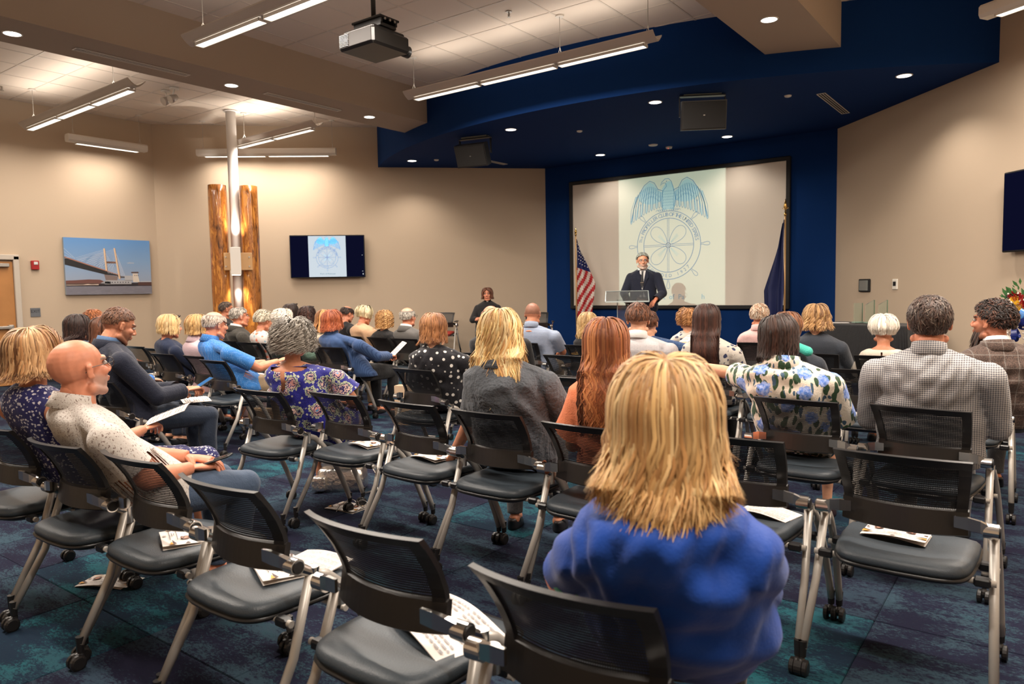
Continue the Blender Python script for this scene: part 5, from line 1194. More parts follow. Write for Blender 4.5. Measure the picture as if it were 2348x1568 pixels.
    def legprims(mb,inf,knee=True,shin=True,tk=1.):
        for h,k,a in zip(HP,KN,AK):
            mb.tube([h,h*.5+k*.5,k*.96+h*.04],[.086*w**.5*tk+inf,.076*w**.5*tk+inf,.056*tk+inf],14); mb.ell(k,(.057*tk+inf,.057*tk+inf,.057*tk+inf)); mb.ell(h,(.085*w**.5+inf,.085+inf,.085+inf))
            if shin: mb.tube([k,k*.65+a*.35+np.array([0,-.018,0]),k*.2+a*.8,a],[.053*tk+inf,.056*tk+inf,.040+inf,.036+inf],12)
    # ---- body
    mb=MB(); torso(mb,-.012); 
    for s in (0,1):
        mb.ell(SJ[s],(.062*ar,.062*ar,.062*ar)); mb.cap(np.array([nb[0]+(1-2*s)*.045,nb[1]-.002,nb[2]-.045]),SJ[s]+np.array([0,0,.010]),.036,.036)
        e,h=AP[s]; mb.cap(SJ[s],e,.050*ar,.041*ar); d=(h-e); mb.tube([e-d*.05,e+d*.25,e+d*.7,h],[.037*ar,.041*ar,.031*ar,.026*ar],12); mb.ell(e,(.04*ar,.04*ar,.04*ar))
    legprims(mb,-.008)
    for a in AK:
        f=np.array([a[0]*1.08,a[1]+(.13),.035]); mb.cap(a+np.array([0,-.02,-.03]),f,.034,.030)
    mb.cap(nb+np.array([0,.008,-.05]),nb+np.array([0,.002,.03]),.050 if m else .044,.055 if m else .046,14)
    vox=.0095 if near else .0155
    V,Q,_=remesh(mb,vox,4 if near else 2)
    if not stand: V=chair_clamp(V,T,.036)
    hV,hQ=head_mesh(sex,near); Vs=[V]; Qs=[Q]
    HV=(hV*hs_)@Rm.T+hc; Vs.append(HV); Qs.append(hQ)
    HW=[]
    for s in (0,1):
        e,h=AP[s]; d=h-e; d/=np.linalg.norm(d); aV,aQ=hand_mesh(hands[s],near); aV=aV.copy(); aQ=aQ.copy()
        if s==1: aV[:,0]*=-1; aQ=aQ[:,::-1]
        dh=d.copy(); up=np.array([0,0,1.]); 
        if hands[s]!='grip': dh=dh*.8+np.array([0,.0,-.12])
        dh/=np.linalg.norm(dh); x=np.cross(dh,up); x/=np.linalg.norm(x)+1e-9; z=np.cross(x,dh); Mh=np.stack([x,dh,z],1); k=(1.04 if m else .94)
        Vs.append((aV*k)@Mh.T+h+dh*.012); Qs.append(aQ); HW.append((h+dh*.10,Mh))
    V,Q=hjoin(Vs,Qs); sk=np.array(TONE[tone] if isinstance(tone,str) else tone); Cc=np.tile(sk,(len(V),1)); 
    # painted zones of the face (lips, brows, beard, cropped hair) are the skin's own colours
    i0=len(Vs[0]); i1=i0+len(HV); hv=hV; cc=Cc[i0:i1]
    lip=np.exp(-(((hv[:,2]+.056)/.010)**2+(hv[:,0]/.024)**2*1.0)**1.5)*(hv[:,1]>.083); cc[:]=cc*(1-lip[:,None]*.6)+np.array([.42,.10,.09] if lipstick else [.38,.15,.12])*lip[:,None]*.6
    ck=np.exp(-((np.abs(hv[:,0])-.042)**2/.02**2+(hv[:,2]+.02)**2/.022**2))*(hv[:,1]>.03); cc[:]=cc*(1-ck[:,None]*.25)+np.array([.55,.2,.14])*ck[:,None]*.25
    bc=np.array(brow if brow else (.10,.06,.04)); bz=.034+.004*np.cos(hv[:,0]*60); bm_=((np.abs(hv[:,2]-bz)<.0055)&(np.abs(np.abs(hv[:,0])-.031)<.021)&(hv[:,1]>.055)); cc[bm_]=bc*.9+cc[bm_]*.1
    es=((np.abs(hv[:,2]-.010)<.006)&(np.abs(np.abs(hv[:,0])-.031)<.015)&(hv[:,1]>.06)); cc[es]*=.55
    if stubble is not None:
        s_=np.array(stubble); sg=lambda q: 1/(1+np.exp(-np.clip(q,-30,30))); wt=sg((-.032-.35*np.clip(.05-hv[:,1],-.02,.06)*-1-hv[:,2])/.005)*sg((hv[:,2]+.126)/.005)*sg((hv[:,1]-.005)/.007)*(1-((np.abs(hv[:,2]+.056)<.008)&(np.abs(hv[:,0])<.022))*.9); wt=(wt*.6)[:,None]; cc[:]=cc*(1-wt)+s_*wt
    if buzz is not None:
        s_,lo_,pm_=np.array(buzz[0]),buzz[1],buzz[2]; pz=hv-np.array([0,-.015,.03]); az=np.arctan2(hv[:,0],-hv[:,1]); pol=np.arccos(np.clip(pz[:,2]/np.linalg.norm(pz,axis=1),-1,1)); lim=np.interp(np.abs(az)/pi,[0,.45,.55,.65,.8,1],[2.1,2.0,1.6,1.25,.9,.75]); b_=(pol<lim)&(pol>R_(pm_)); cc[b_]=cc[b_]*(1-lo_)+s_*lo_
    me=npmesh('body',V,[Q],True,Cc,[M_skin]); linkobj('body',me,T)
    # ---- eyes, glasses
    for s in (-1,1):
        ec=hc+(Rm@np.array([s*.031,.0805,.010]))*hs_; mb=MB(); mb.ell((0,0,0),(.0105,.0105,.0105),nu=12,nv=8); o=mb.obj('eye',M_eye,T,True,loc=ec); mb=MB(); f=Rm@np.array([0,.0078,0]); mb.ell(f,(.0050,.0050,.0050),nu=10,nv=6); mb.obj('iris',M_iris,o,True)
    if glasses:
        g=bpy.data.objects.new('glasses',None); COL.objects.link(g); g.parent=T; g.matrix_local=Matrix.Translation(Vector(hc))@Matrix([list(r) for r in Rm]).to_4x4()@Matrix.Scale(hs_,4)
        for s in (-1,1):
            mb=MB(); mb.tube([(s*.033+.025*math.cos(a),.103,.010+.019*math.sin(a)) for a in np.linspace(0,2*pi,17)],.0013,6,cap=False); mb.obj('rim',M_wire,g); mb=MB(); mb.tube([(s*.058,.101,.015),(s*.078,.085,.014),(s*.084,-.005,.012),(s*.080,-.025,-.005)],.0015,6); mb.obj('temple',M_wire,g)
        mb=MB(); mb.tube([(-.008,.104,.013),(0,.108,.016),(.008,.104,.013)],.0013,6); mb.obj('bridge',M_wire,g)
    # ---- top
    if top:
        mat,sleeve=top[0],top[1]; inf=top[2] if len(top)>2 else .012; mb=MB(); torso(mb,inf,1.0 if not neckdrop else .95); ends=[]
        for s in (0,1):
            e,h=AP[s]; d=e-SJ[s]; L_=np.linalg.norm(d); d/=L_; r0,r1=.052*ar+inf*.75,.043*ar+inf*.75
            if sleeve!='none':
                mb.ell(SJ[s]+np.array([0,0,.0]),(.053*ar+inf*.7,)*3)
                if not neckdrop: mb.cap(np.array([nb[0]+(1-2*s)*.050,nb[1]-.012,nb[2]-.042]),SJ[s]+np.array([0,0,.018]),.040+inf*.5,.036+inf*.5)
                else: mb.cap(np.array([nb[0]+(1-2*s)*.10,nb[1]-.012,nb[2]-.075]),SJ[s]+np.array([0,0,.012]),.040+inf*.5,.042+inf*.5)
            else: mb.cap(np.array([nb[0]+(1-2*s)*.075,nb[1]-.012,nb[2]-.052]),SJ[s]*.75+nb*.25+np.array([0,-.01,-.03]),.034+inf,.04+inf)
            if sleeve=='short': f=.72; mb.tube([SJ[s],SJ[s]+d*L_*(f+.12)],[r0,r1+.012],14); ends.append((SJ[s]+d*L_*f,d,L_*f))
            if sleeve=='elbow': f=.95; mb.tube([SJ[s],SJ[s]+d*L_*(f+.12)],[r0+.004,r1+.012],14); ends.append((SJ[s]+d*L_*f,d,L_*f))
            if sleeve=='flutter': f=.62; mb.tube([SJ[s],SJ[s]+d*L_*.3,SJ[s]+d*L_*(f+.12)],[r0,r0+.012,r1+.05],14); ends.append((SJ[s]+d*L_*f,d,L_*f))
            if sleeve=='long':
                mb.tube([SJ[s],SJ[s]+d*L_*.5,e+d*.01],[r0,r0*.93,r1],14); mb.ell(e,(r1,)*3); d2=h-e; L2=np.linalg.norm(d2); d2/=L2; mb.tube([e-d2*.01,e+d2*L2*.5,h+d2*.03],[r1,r1*.9,.033*ar+inf],12); ends.append((h-d2*.02,d2,L2))
        if top[3:] and top[3]=='dress': legprims(mb,.016,shin=False,tk=1.12)
        V,Q,_=remesh(mb,.009 if near else .0135,5 if near else 3)
        keep=np.ones(len(V),bool); snap=[]
        for c,d,L_ in ends:
            r=V-c; t=r@d; rad_=np.linalg.norm(r-t[:,None]*d,axis=1); b_=(t>0)&(t<.16)&(rad_<.14); keep[b_]=False; snap.append((b_,c,d))
        cutn=nb+np.array([0,0,-.006-neckdrop]); ax=np.array([0,.15 if not scoop else -.5,1.]); ax/=np.linalg.norm(ax); r=V-cutn; t=r@ax; b_=(t>0)&(np.linalg.norm((r-t[:,None]*ax)[:,:2]-0,axis=1)<(.105 if not neckdrop else .30)); 
        if neckdrop: keep[b_]=False; snap.append((b_,cutn,ax))
        if keyhole: b_=((V[:,0]-lx)/keyhole[0])**2+((V[:,2]-(nb[2]-keyhole[1]))/keyhole[2])**2<1; b_&=V[:,1]<nb[1]; keep[b_]=False
        fk=keep[Q].any(axis=1)&(~((~keep[Q]).sum(axis=1)>=3)) ; Q=Q[fk]
        for b_,c,d in snap: t=(V-c)@d; V[b_]-= d*t[b_][:,None]
        if fold:
            nrm=V-np.array([0,0,0]); ctr=np.stack([spine(0)[0]+0*V[:,0],0*V[:,1]+spine(.5)[1],V[:,2]],1); dd=V-ctr; dd[:,2]=0; dd/=np.linalg.norm(dd,axis=1)[:,None]+1e-9
            z=V[:,2]; a=np.arctan2(dd[:,0],-dd[:,1]); x=V[:,0]
            k=np.zeros(len(V))
            for q in range(14):
                f1=RS.uniform(12,34); an=RS.uniform(-.9,.9)+(.9 if q%2 else -.9)*np.clip(x/.2,-1,1)*.4; ph=RS.rand()*6; loc=np.exp(-((z-RS.uniform(.6,1.0))/.16)**2-((x-RS.uniform(-.18,.18))/.16)**2); k+=loc*np.abs(np.sin((z*np.cos(an)+x*np.sin(an))*f1+ph))**1.5*RS.uniform(.4,1)
            V+=dd*(k*fold*1.5)[:,None]
        if not stand: V=chair_clamp(V,T)
        mx=np.unique(Q); mp=-np.ones(len(V),int); mp[mx]=np.arange(len(mx)); V=V[mx]; Q=mp[Q]
        linkobj(top[4] if len(top)>4 else ('shirt' if m else 'blouse'),npmesh('top',V,[Q],True,None,[mat]),T)
        if cuff:
            for (c,d,L_) in ends[:2]:
                for k_,(mt_,o_) in enumerate(cuff):
                    mb=MB(); mb.tube([c+d*(o_-.014),c+d*(o_+.004),c+d*(o_+.004),c+d*(o_-.014)],[r1+.014,r1+.015,r1+.006,r1+.005],22,cap=False,flat=1.); mb.obj('sleeve_band',mt_,T,True)
    if bottom:
        mat=bottom[0]; mb=MB(); legprims(mb,.012 if not stand else .02,shin=bottom[1]!='skirt',tk=1.0)
        c=spine(.06); 
        rings=[[spine(t)+np.array([(a*w+.006)*math.cos(q),(b+.004)*math.sin(q),0]) for q in np.linspace(0,2*pi,20,endpoint=False)] for t,a,b in ((-.10,.15,.118),(0,.172,.122),(.14,.165,.116))]; mb.loft(rings)
        if bottom[1]=='skirt': 
            mb.box(((HP[0]+KN[0]+HP[1]+KN[1])/4),(.26*w,.40,.13),bev=.03); mb.tube([(KN[0]+KN[1])/2+np.array([0,-.02,.0]),(KN[0]+KN[1]+AK[0]+AK[1])/4+np.array([0,-.01,.02])],[.135,.15],16,flat=.62)
        V,Q,_=remesh(mb,.0095 if near else .015,4 if near else 3)
        if not stand: V=chair_clamp(V,T)
        if bottom[1]!='skirt':
            kp=V[:,2]>.085; Q=Q[kp[Q].any(axis=1)]; V[~kp,2]=.085
        mx=np.unique(Q); mp=-np.ones(len(V),int); mp[mx]=np.arange(len(mx)); linkobj('trousers' if bottom[1]!='skirt' else 'skirt',npmesh('bottom',V[mx],[mp[Q]],True,None,[mat]),T)
    # ---- shoes
    ms=pmat('shoe_%d'%(int(shoe[0]*1000)),shoe,.4)
    for a in AK:
        mb=MB(); x=a[0]*1.05; y=a[1]; rings=[]
        for z,k,kk in ((.0,1.,1.),(.018,1.03,1.0),(.035,.98,.92),(.055,.85,.62),(.07,.6,.35)):
            rings.append([(x+.043*k*math.sin(q)*(1 if math.cos(q)<0 else 1.05),y-.05+(.17*(1+math.cos(q))/2*1.25-.02)*(kk if math.cos(q)>0 else 1)+(-.02*(1-kk)),z) for q in np.linspace(0,2*pi,20,endpoint=False)])
        mb.loft(rings); mb.obj('shoe',ms,T,True)
    # ---- collar
    cm=collarmat or (top[0] if top else None)
    if collar=='shirt': ringband(nb+np.array([0,-.006,-.004]),.071 if m else .064,.074 if m else .064,.030,R_(-14),None,cm,'collar',T,.004,.35)
    if collar=='wide': ringband(nb+np.array([0,-.012,-.022]),.088,.086,.034,R_(-10),None,cm,'collar',T,.005,.5)
    if collar=='jacket':
        ringband(nb+np.array([0,-.006,-.002]),.068,.071,.032,R_(-14),None,collarmat,'shirt_collar',T,.004,.3); ringband(nb+np.array([0,-.014,-.026]),.084,.084,.032,R_(-12),None,top[0],'jacket_collar',T,.006,.6)
    if collar=='clerical': ringband(nb+np.array([0,0,.0]),.056,.060,.028,R_(-8),None,top[0],'collar',T); mb=MB(); mb.box(nb+np.array([0,.080,.0]),(.032,.010,.036)); mb.obj('clerical_tab',pmat('tab_white',(.8,.78,.74),.4),T)
    # ---- hair
    if hair:
        pr=[(t,a,b) for t,a,b in prof]
        def backy(x,z):
            t=(z-pel[2])/(nb[2]-.02-pel[2]); tt=[p[0] for p in pr]; b=np.interp(t,tt,[p[2] for p in pr])*(.85+.15*w)+.016; a=np.interp(t,tt,[p[1] for p in pr])*w+.03
            cy=pel[1]+(nb[1]-.005-pel[1])*t-.02*np.sin(np.clip(t,0,1)*pi); b=np.maximum(b,.075); a=np.maximum(a,.19); return cy-b*np.sqrt(np.clip(1-(x/a)**2,.05,1))
        hl=hair if isinstance(hair,list) else [hair]
        for k,h in enumerate(hl):
            V,F,C=hair_mesh(h,hc,Rm,hs_,backy,shz,seed+k)
            if not stand: V=chair_clamp(V,T)
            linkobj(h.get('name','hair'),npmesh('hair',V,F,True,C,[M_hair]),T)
    T['_h']=0; del T['_h']
    T_info=dict(T=T,hc=hc,Rm=Rm,hs=hs_,hands=HW,nb=nb,AP=AP); return T_info
# ---------------------------------------------------------------- hair styles and cloths
BL=[srgb(226,184,122),srgb(200,152,94),srgb(240,206,150),srgb(176,128,78)]
BR=[srgb(120,78,50),srgb(92,58,38),srgb(146,98,62)]; DK=[srgb(52,34,28),srgb(38,26,22),srgb(70,46,36)]; RD=[srgb(172,92,48),srgb(140,70,38),srgb(196,120,66)]; GY=[srgb(176,168,156),srgb(132,124,114),srgb(208,200,188)]; WH=[srgb(240,232,218),srgb(222,212,196)]
def H(cols,**k): d=dict(cols=cols); d.update(k); return d
C_blk=cloth('black_suiting',(.013,.012,.013)); C_wht=cloth('white_shirting',(.68,.66,.64),.7,.15); C_navy=cloth('navy_wool',(.010,.013,.028)); C_jean=cloth('dark_denim',(.018,.028,.050)); C_khaki=cloth('khaki_twill',(.30,.22,.14)); C_blktr=cloth('black_twill',(.012,.012,.013)); C_greytr=cloth('grey_twill',(.08,.08,.085))
C_royal=cloth('royal_blue_crepe',(.006,.055,.33),.6,.12); C_grey=G('grey_blue_gauze',.8).done((.085,.095,.11),.7,60); C_orange=cloth('orange_crepe',(.92,.27,.12),.7,.2)
C_polka=dots('polka_dot_black',(.008,.008,.012),(.7,.68,.64),21,.27,.5); C_houn=checks('small_check_wool',(.56,.54,.52),(.10,.105,.13),.0098); C_plaid=plaid('brown_plaid_wool',(.115,.075,.06),(.055,.036,.03),(.25,.23,.21),.075)
C_speck=blobs('speckled_white_cotton',(.58,.54,.50),(.22,.16,.14),105,.27,stretch=(1,1,.6)); C_fnavy=blobs('navy_white_sprig',(.018,.018,.11),(.60,.60,.66),62,.34); C_pais=paisley('blue_mandala_print'); C_trop=tropical('cream_tropical_print')
C_blue=dots('blue_micro_dot',(.035,.17,.47),(.18,.33,.62),70,.25,.1); C_stripe=stripes('denim_pinstripe',(.015,.04,.12),(.035,.075,.18),.013,0,.7); C_polo=stripes('pale_grey_stripe',(.42,.46,.54),(.20,.25,.36),.016,2,.72); C_hood=cloth('oatmeal_fleece',(.46,.38,.28)); C_tan=cloth('tan_blazer',(.52,.33,.20)); C_lace=dots('black_lace',(.010,.010,.011),(.08,.055,.045),70,.2,.6)
C_gsuit=cloth('mid_grey_suiting',(.10,.095,.09)); C_pink=cloth('pale_pink_wool',(.66,.42,.40)); C_lpink=cloth('pale_pink_cotton',(.62,.46,.48)); C_mint=cloth('mint_knit',(.36,.60,.46)); C_coral=floralbw('coral_white_print',(.62,.58,.55),(.72,.20,.12),(.25,.4,.5),15); C_brocade=floralbw('ivory_navy_print',(.56,.52,.46),(.03,.04,.10),(.10,.08,.09),20); C_cream=cloth('cream_knit',(.66,.59,.49)); C_jeanj=cloth('charcoal_denim',(.035,.042,.055)); C_pfl=floralbw('pink_flower_print',(.62,.48,.44),(.50,.20,.2),(.5,.35,.3),18); C_turq=cloth('turquoise_silk',(.05,.42,.34),.5); C_bplaid=plaid('blue_plaid_wool',(.03,.07,.17),(.02,.05,.13),(.10,.16,.28),.06); C_slate=cloth('slate_blue_chino',(.055,.085,.14),.75,.2); C_dksuit=plaid('dark_olive_suiting',(.055,.05,.042),(.03,.028,.024),(.08,.07,.05),.05)
C_ora=cloth('band_orange',(.8,.16,.03)); C_grn=cloth('band_green',(.03,.45,.25))
def face(tgt,p): return math.atan2(-(tgt[0]-p[0]),tgt[1]-p[1])
def P(label,x,y,zt,**k): return person(label,(x,y),zt,**k)
M_scr2=glow('phone_glow',(.12,.35,.75),1.2)
def held(info,i,kind,label,off=(0,0,0),rx=.6,rz=None,sz=(.216,.28)):
    p=info['hands'][i][0]; T=info['T']; Mx=Matrix.Translation(T.location)@Matrix.Rotation(T.rotation_euler.z,4,'Z'); w_=Mx@Vector(p+np.array(off))
    rz=T.rotation_euler.z if rz is None else rz
    if kind=='paper': return booklet(tuple(w_),rz,label,'text',rx=rx,sz=sz,name='programme',bend=.014,group='programmes held in the audience')
    t=thing('phone',label,'phone',tuple(w_),rz); t.rotation_euler=(rx,0,rz); mb=MB(); mb.box((0,0,0),(.15,.076,.009),bev=.004) if sz=='h' else mb.box((0,0,0),(.076,.15,.009),bev=.004); mb.obj('casing',M_black,t)
    mb=MB(); mb.box((0,0,.0055),(.14,.068,.001) if sz=='h' else (.068,.14,.001)); mb.obj('display',M_scr2 if kind=='lit' else pmat('dark_glass',(.10,.11,.11),.08),t); return t
# ================================================================ THE CAST
# --- front row (nearest)
P('woman in a royal blue blouse with shoulder-length blonde hair, nearest the camera',4.84,1.53,1.262,near=True,yaw=R_(22),hy=R_(24),hp=R_(4),lean=(.03,-.12),w=.92,tone='light',hs=1.08,shoulders=.142,
  hair=H(BL,n=3200,w=.0033,vol=.040,hang=.195,wave=.009,wl=.12,ws=.12,curl=.016,spread=.018,lv=.42,vs=.30,seg=18,open=55,root=.72,under=srgb(120,84,50)),top=(C_royal,'short',.020,'','blouse'),bottom=(C_blktr,'t'),arms=(((.17,.06,.68),(.08,.27,.655)),((-.28,-.04,.70),(-.20,.14,.60))),belly=.06,fold=.016,cuff=[(C_grn,-.012),(C_ora,.008)],collar=None)
b=P('bald man with trimmed grey beard and glasses in a speckled white shirt',2.30,1.50,1.24,sex='m',near=True,yaw=R_(-4),hy=R_(6),hp=R_(8),lean=(-.16,-.10),w=1.10,tone='ruddy',hs=1.12,hair=None,stubble=(.32,.27,.24),brow=(.25,.2,.17),glasses=True,top=(C_speck,'short',.016),bottom=(C_slate,'t'),
  arms=(((.23,-.10,.66),(.15,.12,.655)),((-.20,-.03,.70),(.02,.17,.68))),hands=('relax','relax'),collar='shirt',belly=.085,knees=.15,shoe=(.10,.05,.03),legs=(((.16,.37,.53),(.11,.33,.09)),((-.11,.38,.52),(-.11,.35,.09))))
held(b,0,'dark','dark phone in the hand of the bald man',(.03,.02,.03),.3,R_(-50))
w1=P('woman in a sleeveless navy sprig dress with highlighted blonde hair at the left edge',1.74,1.46,1.275,near=True,yaw=R_(10),hy=R_(12),hp=R_(6),lean=(-.02,-.07),w=1.08,tone='tan',hs=1.06,
  hair=H([srgb(196,148,98),srgb(150,102,62),srgb(224,184,134),srgb(126,84,52)],n=2000,w=.0038,vol=.032,hang=.115,wave=.003,curl=.03,spread=.012,seg=16,open=60,root=.75),top=(C_fnavy,'none',.012,'dress','dress'),bottom=(C_fnavy,'skirt'),arms=(((.22,.02,.72),(.12,.26,.74)),'lap'),hands=('grip','relax'),shoulders=.165,legs=(((.27,.50,.54),(.26,.46,.09)),((.08,.50,.53),(.08,.46,.09))))
held(w1,0,'paper','white programme held by the woman in the sleeveless navy dress',(.0,.10,.04),.35,R_(-40),(.30,.21))
# --- second row
P('woman with voluminous grey curls in a royal blue mandala-print dress',1.68,2.97,1.235,near=True,yaw=R_(34),hy=R_(38),hp=R_(2),lean=(-.14,-.02),w=1.12,tone='tan',hs=1.06,
  hair=H(GY+[srgb(110,102,94)],n=1700,w=.0038,vol=.058,hang=.085,wave=.024,wl=.048,ws=.01,spread=.0,lv=.5,clump=4,pj=1.2,seg=22,open=58,root=.6,tuck=-.005),top=(C_pais,'flutter',.016,'dress','dress'),bottom=(C_pais,'skirt'),arms=(((.25,-.03,.72),(.20,.20,.66)),((-.23,.0,.71),(-.10,.24,.66))),neckdrop=.008,keyhole=(.020,.13,.07),fold=.006,scoop=1)
g=P('blonde woman in a crinkled grey-blue shirt, hair spread over her back',3.30,3.00,1.315,near=True,yaw=R_(24),hy=R_(28),hp=R_(-4),lean=(-.06,-.04),w=1.12,tone='tan',hs=1.06,
  hair=H([srgb(238,204,138),srgb(214,168,100),srgb(250,226,170),srgb(178,130,78)],n=2100,w=.0042,vol=.030,hang=.36,wave=.013,wl=.17,ws=.07,spread=.02,curl=.012,lv=.70,vs=.48,seg=22,open=52,root=.75),top=(C_grey,'elbow',.022,'','shirt'),bottom=(C_greytr,'t'),
  arms=(((.25,-.01,.71),(.14,.24,.66)),((-.26,.0,.73),(-.40,.10,.52))),hands=('relax','relax'),collar='wide',fold=.010)
P('woman with long wavy auburn hair in an orange top',3.90,2.98,1.275,near=True,yaw=R_(22),hy=R_(26),hp=R_(0),lean=(-.03,-.04),w=1.05,tone='light',hs=1.04,
  hair=H([srgb(176,100,56),srgb(142,78,42),srgb(206,134,80),srgb(120,64,36)],n=2000,w=.0042,vol=.030,hang=.40,wave=.013,wl=.12,ws=.16,spread=.0,curl=.01,lv=.35,seg=26,open=52,root=.75),top=(C_orange,'flutter',.020,'','blouse'),bottom=(C_orange,'skirt'),fold=.006)
# --- third row
P('woman with short honey-brown bob in a black polka dot blouse',1.76,4.14,1.24,near=True,yaw=R_(28),hy=R_(40),hp=R_(-6),lean=(-.06,-.02),w=1.12,tone='light',
  hair=H([srgb(168,112,70),srgb(134,86,54),srgb(192,136,88)],n=1300,w=.0045,vol=.030,hang=.12,wave=.004,wl=.08,spread=.005,curl=.006,tuck=.004,seg=14,open=56,root=.7),top=(C_polka,'elbow',.022,'','blouse'),bottom=(C_polka,'skirt'),arms=(((.245,.0,.71),(.16,.24,.67)),'lap'),fold=.005)
P('woman in a cream tropical flower blouse resting her arm on the next chair',4.40,4.12,1.245,near=True,yaw=R_(10),hy=R_(24),hp=R_(-8),hr=R_(-10),lean=(-.10,.0),w=1.08,tone='light',
  hair=H(DK,n=1500,w=.0048,vol=.030,hang=.13,wave=.003,spread=.0,seg=14,open=56,root=.8),top=(C_trop,'elbow',.026,'dress','blouse'),bottom=(C_trop,'skirt'),arms=('lap',((-.36,.06,.90),(-.62,.12,.94))),hands=('relax','relax'),collar='wide',fold=.008,shoe=(.03,.008,.008))
P('broad-shouldered man in a small-check grey jacket with short dark greying hair',5.04,4.14,1.345,sex='m',near=True,yaw=R_(4),hy=R_(8),hp=R_(0),lean=(-.01,-.04),w=1.16,tone='ruddy',hs=1.07,
  hair=H([srgb(78,56,46),srgb(52,38,32),srgb(60,44,38),srgb(112,98,88)],kind='short',n=3000,w=.0028,vol=.013,len=.042,cap=(46,80,134),lift=.008,mess=.5,root=.7),top=(C_houn,'long',.026,'','jacket'),bottom=(C_greytr,'t'),arms=(((.275,-.02,.71),(.20,.22,.67)),((-.275,-.01,.71),(-.18,.22,.67))),collar='shirt',collarmat=C_houn,fold=.010,shoulders=.20)
# --- fourth row
q=P('bearded dark-haired man in a brown plaid jacket turned to the left',5.30,5.48,1.29,sex='m',near=True,yaw=R_(22),hy=R_(66),hp=R_(2),lean=(-.09,-.02),w=1.14,tone='ruddy',hs=1.08,brow=(.02,.015,.012),stubble=(.03,.018,.012),
  hair=[H([srgb(44,30,26),srgb(30,22,20),srgb(84,52,40)],kind='short',n=1500,w=.004,vol=.018,len=.04,cap=(50,90,122),lift=.010,mess=1.2,wave=.006,wt=6,root=.7),H([srgb(40,28,24),srgb(60,40,32)],kind='beard')] if False else H([srgb(44,30,26),srgb(30,22,20),srgb(84,52,40)],kind='short',n=1500,w=.004,vol=.018,len=.04,cap=(50,90,122),lift=.010,mess=1.2,wave=.006,wt=6,root=.7),top=(C_plaid,'long',.026,'','jacket'),bottom=(C_greytr,'t'),collar='jacket',collarmat=C_wht,fold=.008,arms=(((.265,-.02,.71),(.22,.22,.68)),'lap'),shoulders=.185)
# his beard: locks hanging from the jaw
def beard(info,cols,n=260,l=.06):
    R=np.random.RandomState(9); V=[];F=[];C=[];k=0
    for i in range(n):
        a=R.uniform(-1.5,1.5); zz=R.uniform(-.115,-.045); p=np.array([math.sin(a)*.056,.035+math.cos(a)*.052,zz-.005]); d=np.array([math.sin(a)*.25,math.cos(a)*.45,-1.]); d/=np.linalg.norm(d); L_=l*(.5+.7*R.rand())
        for j in range(5): t=j/4; pp=info['hc']+info['Rm']@((p+d*L_*t)*info['hs']); sd=info['Rm']@np.array([math.cos(a),-math.sin(a),0])*.006*(1-t*.8); V+=[pp-sd,pp+sd]; C+=[cols[i%len(cols)]]*2
        for j in range(4): F.append((k+2*j,k+2*j+1,k+2*j+3,k+2*j+2))
        k+=10
    linkobj('beard',npmesh('beard',np.array(V),[np.array(F)],True,np.array(C),[M_hair]),info['T'])
beard(q,DK)
P('bald-crowned heavy man in a black suit before the grey-shirted woman',1.32,5.46,1.27,sex='m',yaw=R_(30),hy=R_(38),hp=R_(-4),lean=(-.10,-.02),w=1.2,tone='ruddy',hs=1.10,buzz=((.30,.16,.10),.35,30),hair=H([srgb(150,104,78),srgb(122,84,64)],kind='short',n=500,w=.005,vol=.007,len=.03,cap=(85,92,122),pmin=62,lift=.003),top=(C_blk,'long',.026,'','jacket'),bottom=(C_blktr,'t'),collar='shirt',collarmat=C_blk,fold=.004)
P('man with cropped balding hair in a pale striped polo shirt',.92,6.66,1.265,sex='m',yaw=R_(22),hy=R_(18),hp=R_(-14),lean=(-.08,.02),w=1.08,tone='tan',hs=1.07,buzz=((.10,.06,.05),.62,22),hair=None,top=(C_polo,'short',.018,'','polo_shirt'),bottom=(C_khaki,'t'),collar='shirt',arms=(((.25,.04,.71),(.20,.28,.70)),'lap'))
P('young man with thick brown hair in a white striped shirt',2.84,5.46,1.275,sex='m',near=True,yaw=R_(18),hy=R_(22),hp=R_(-8),lean=(-.07,-.02),w=1.06,tone='light',hs=1.06,
  hair=H([srgb(96,58,38),srgb(70,42,28),srgb(120,74,48)],kind='short',n=1500,w=.0045,vol=.022,len=.05,cap=(52,84,112),lift=.008,mess=.3,root=.75),top=(stripes('white_pinstripe',(.66,.63,.62),(.52,.50,.52),.012,0,.8),'long',.016),bottom=(C_greytr,'t'),collar='shirt',collarmat=C_wht)
P('woman with very long straight dark brown hair in an ivory print blouse',3.40,5.44,1.275,near=True,yaw=R_(16),hy=R_(20),lean=(-.03,-.04),w=1.05,tone='light',
  hair=H([srgb(64,36,28),srgb(48,28,22),srgb(86,50,38)],n=1800,w=.005,vol=.028,hang=.46,wave=.003,spread=-.0,lv=.2,seg=22,open=54,root=.7),top=(C_brocade,'elbow',.024,'','blouse'),bottom=(C_blktr,'t'))
s_=P('woman with short brown hair and a turquoise scarf beside the tropical blouse',4.02,5.44,1.215,yaw=R_(12),hy=R_(10),hp=R_(-6),lean=(-.05,-.02),w=1.0,tone='light',hair=H([srgb(134,84,54),srgb(104,64,42),srgb(160,104,66)],n=700,w=.006,vol=.030,hang=.06,tuck=.018,wave=.003,seg=12,open=58,root=.75),top=(C_jeanj,'long',.016,'','sweater'),bottom=(C_blktr,'t'))
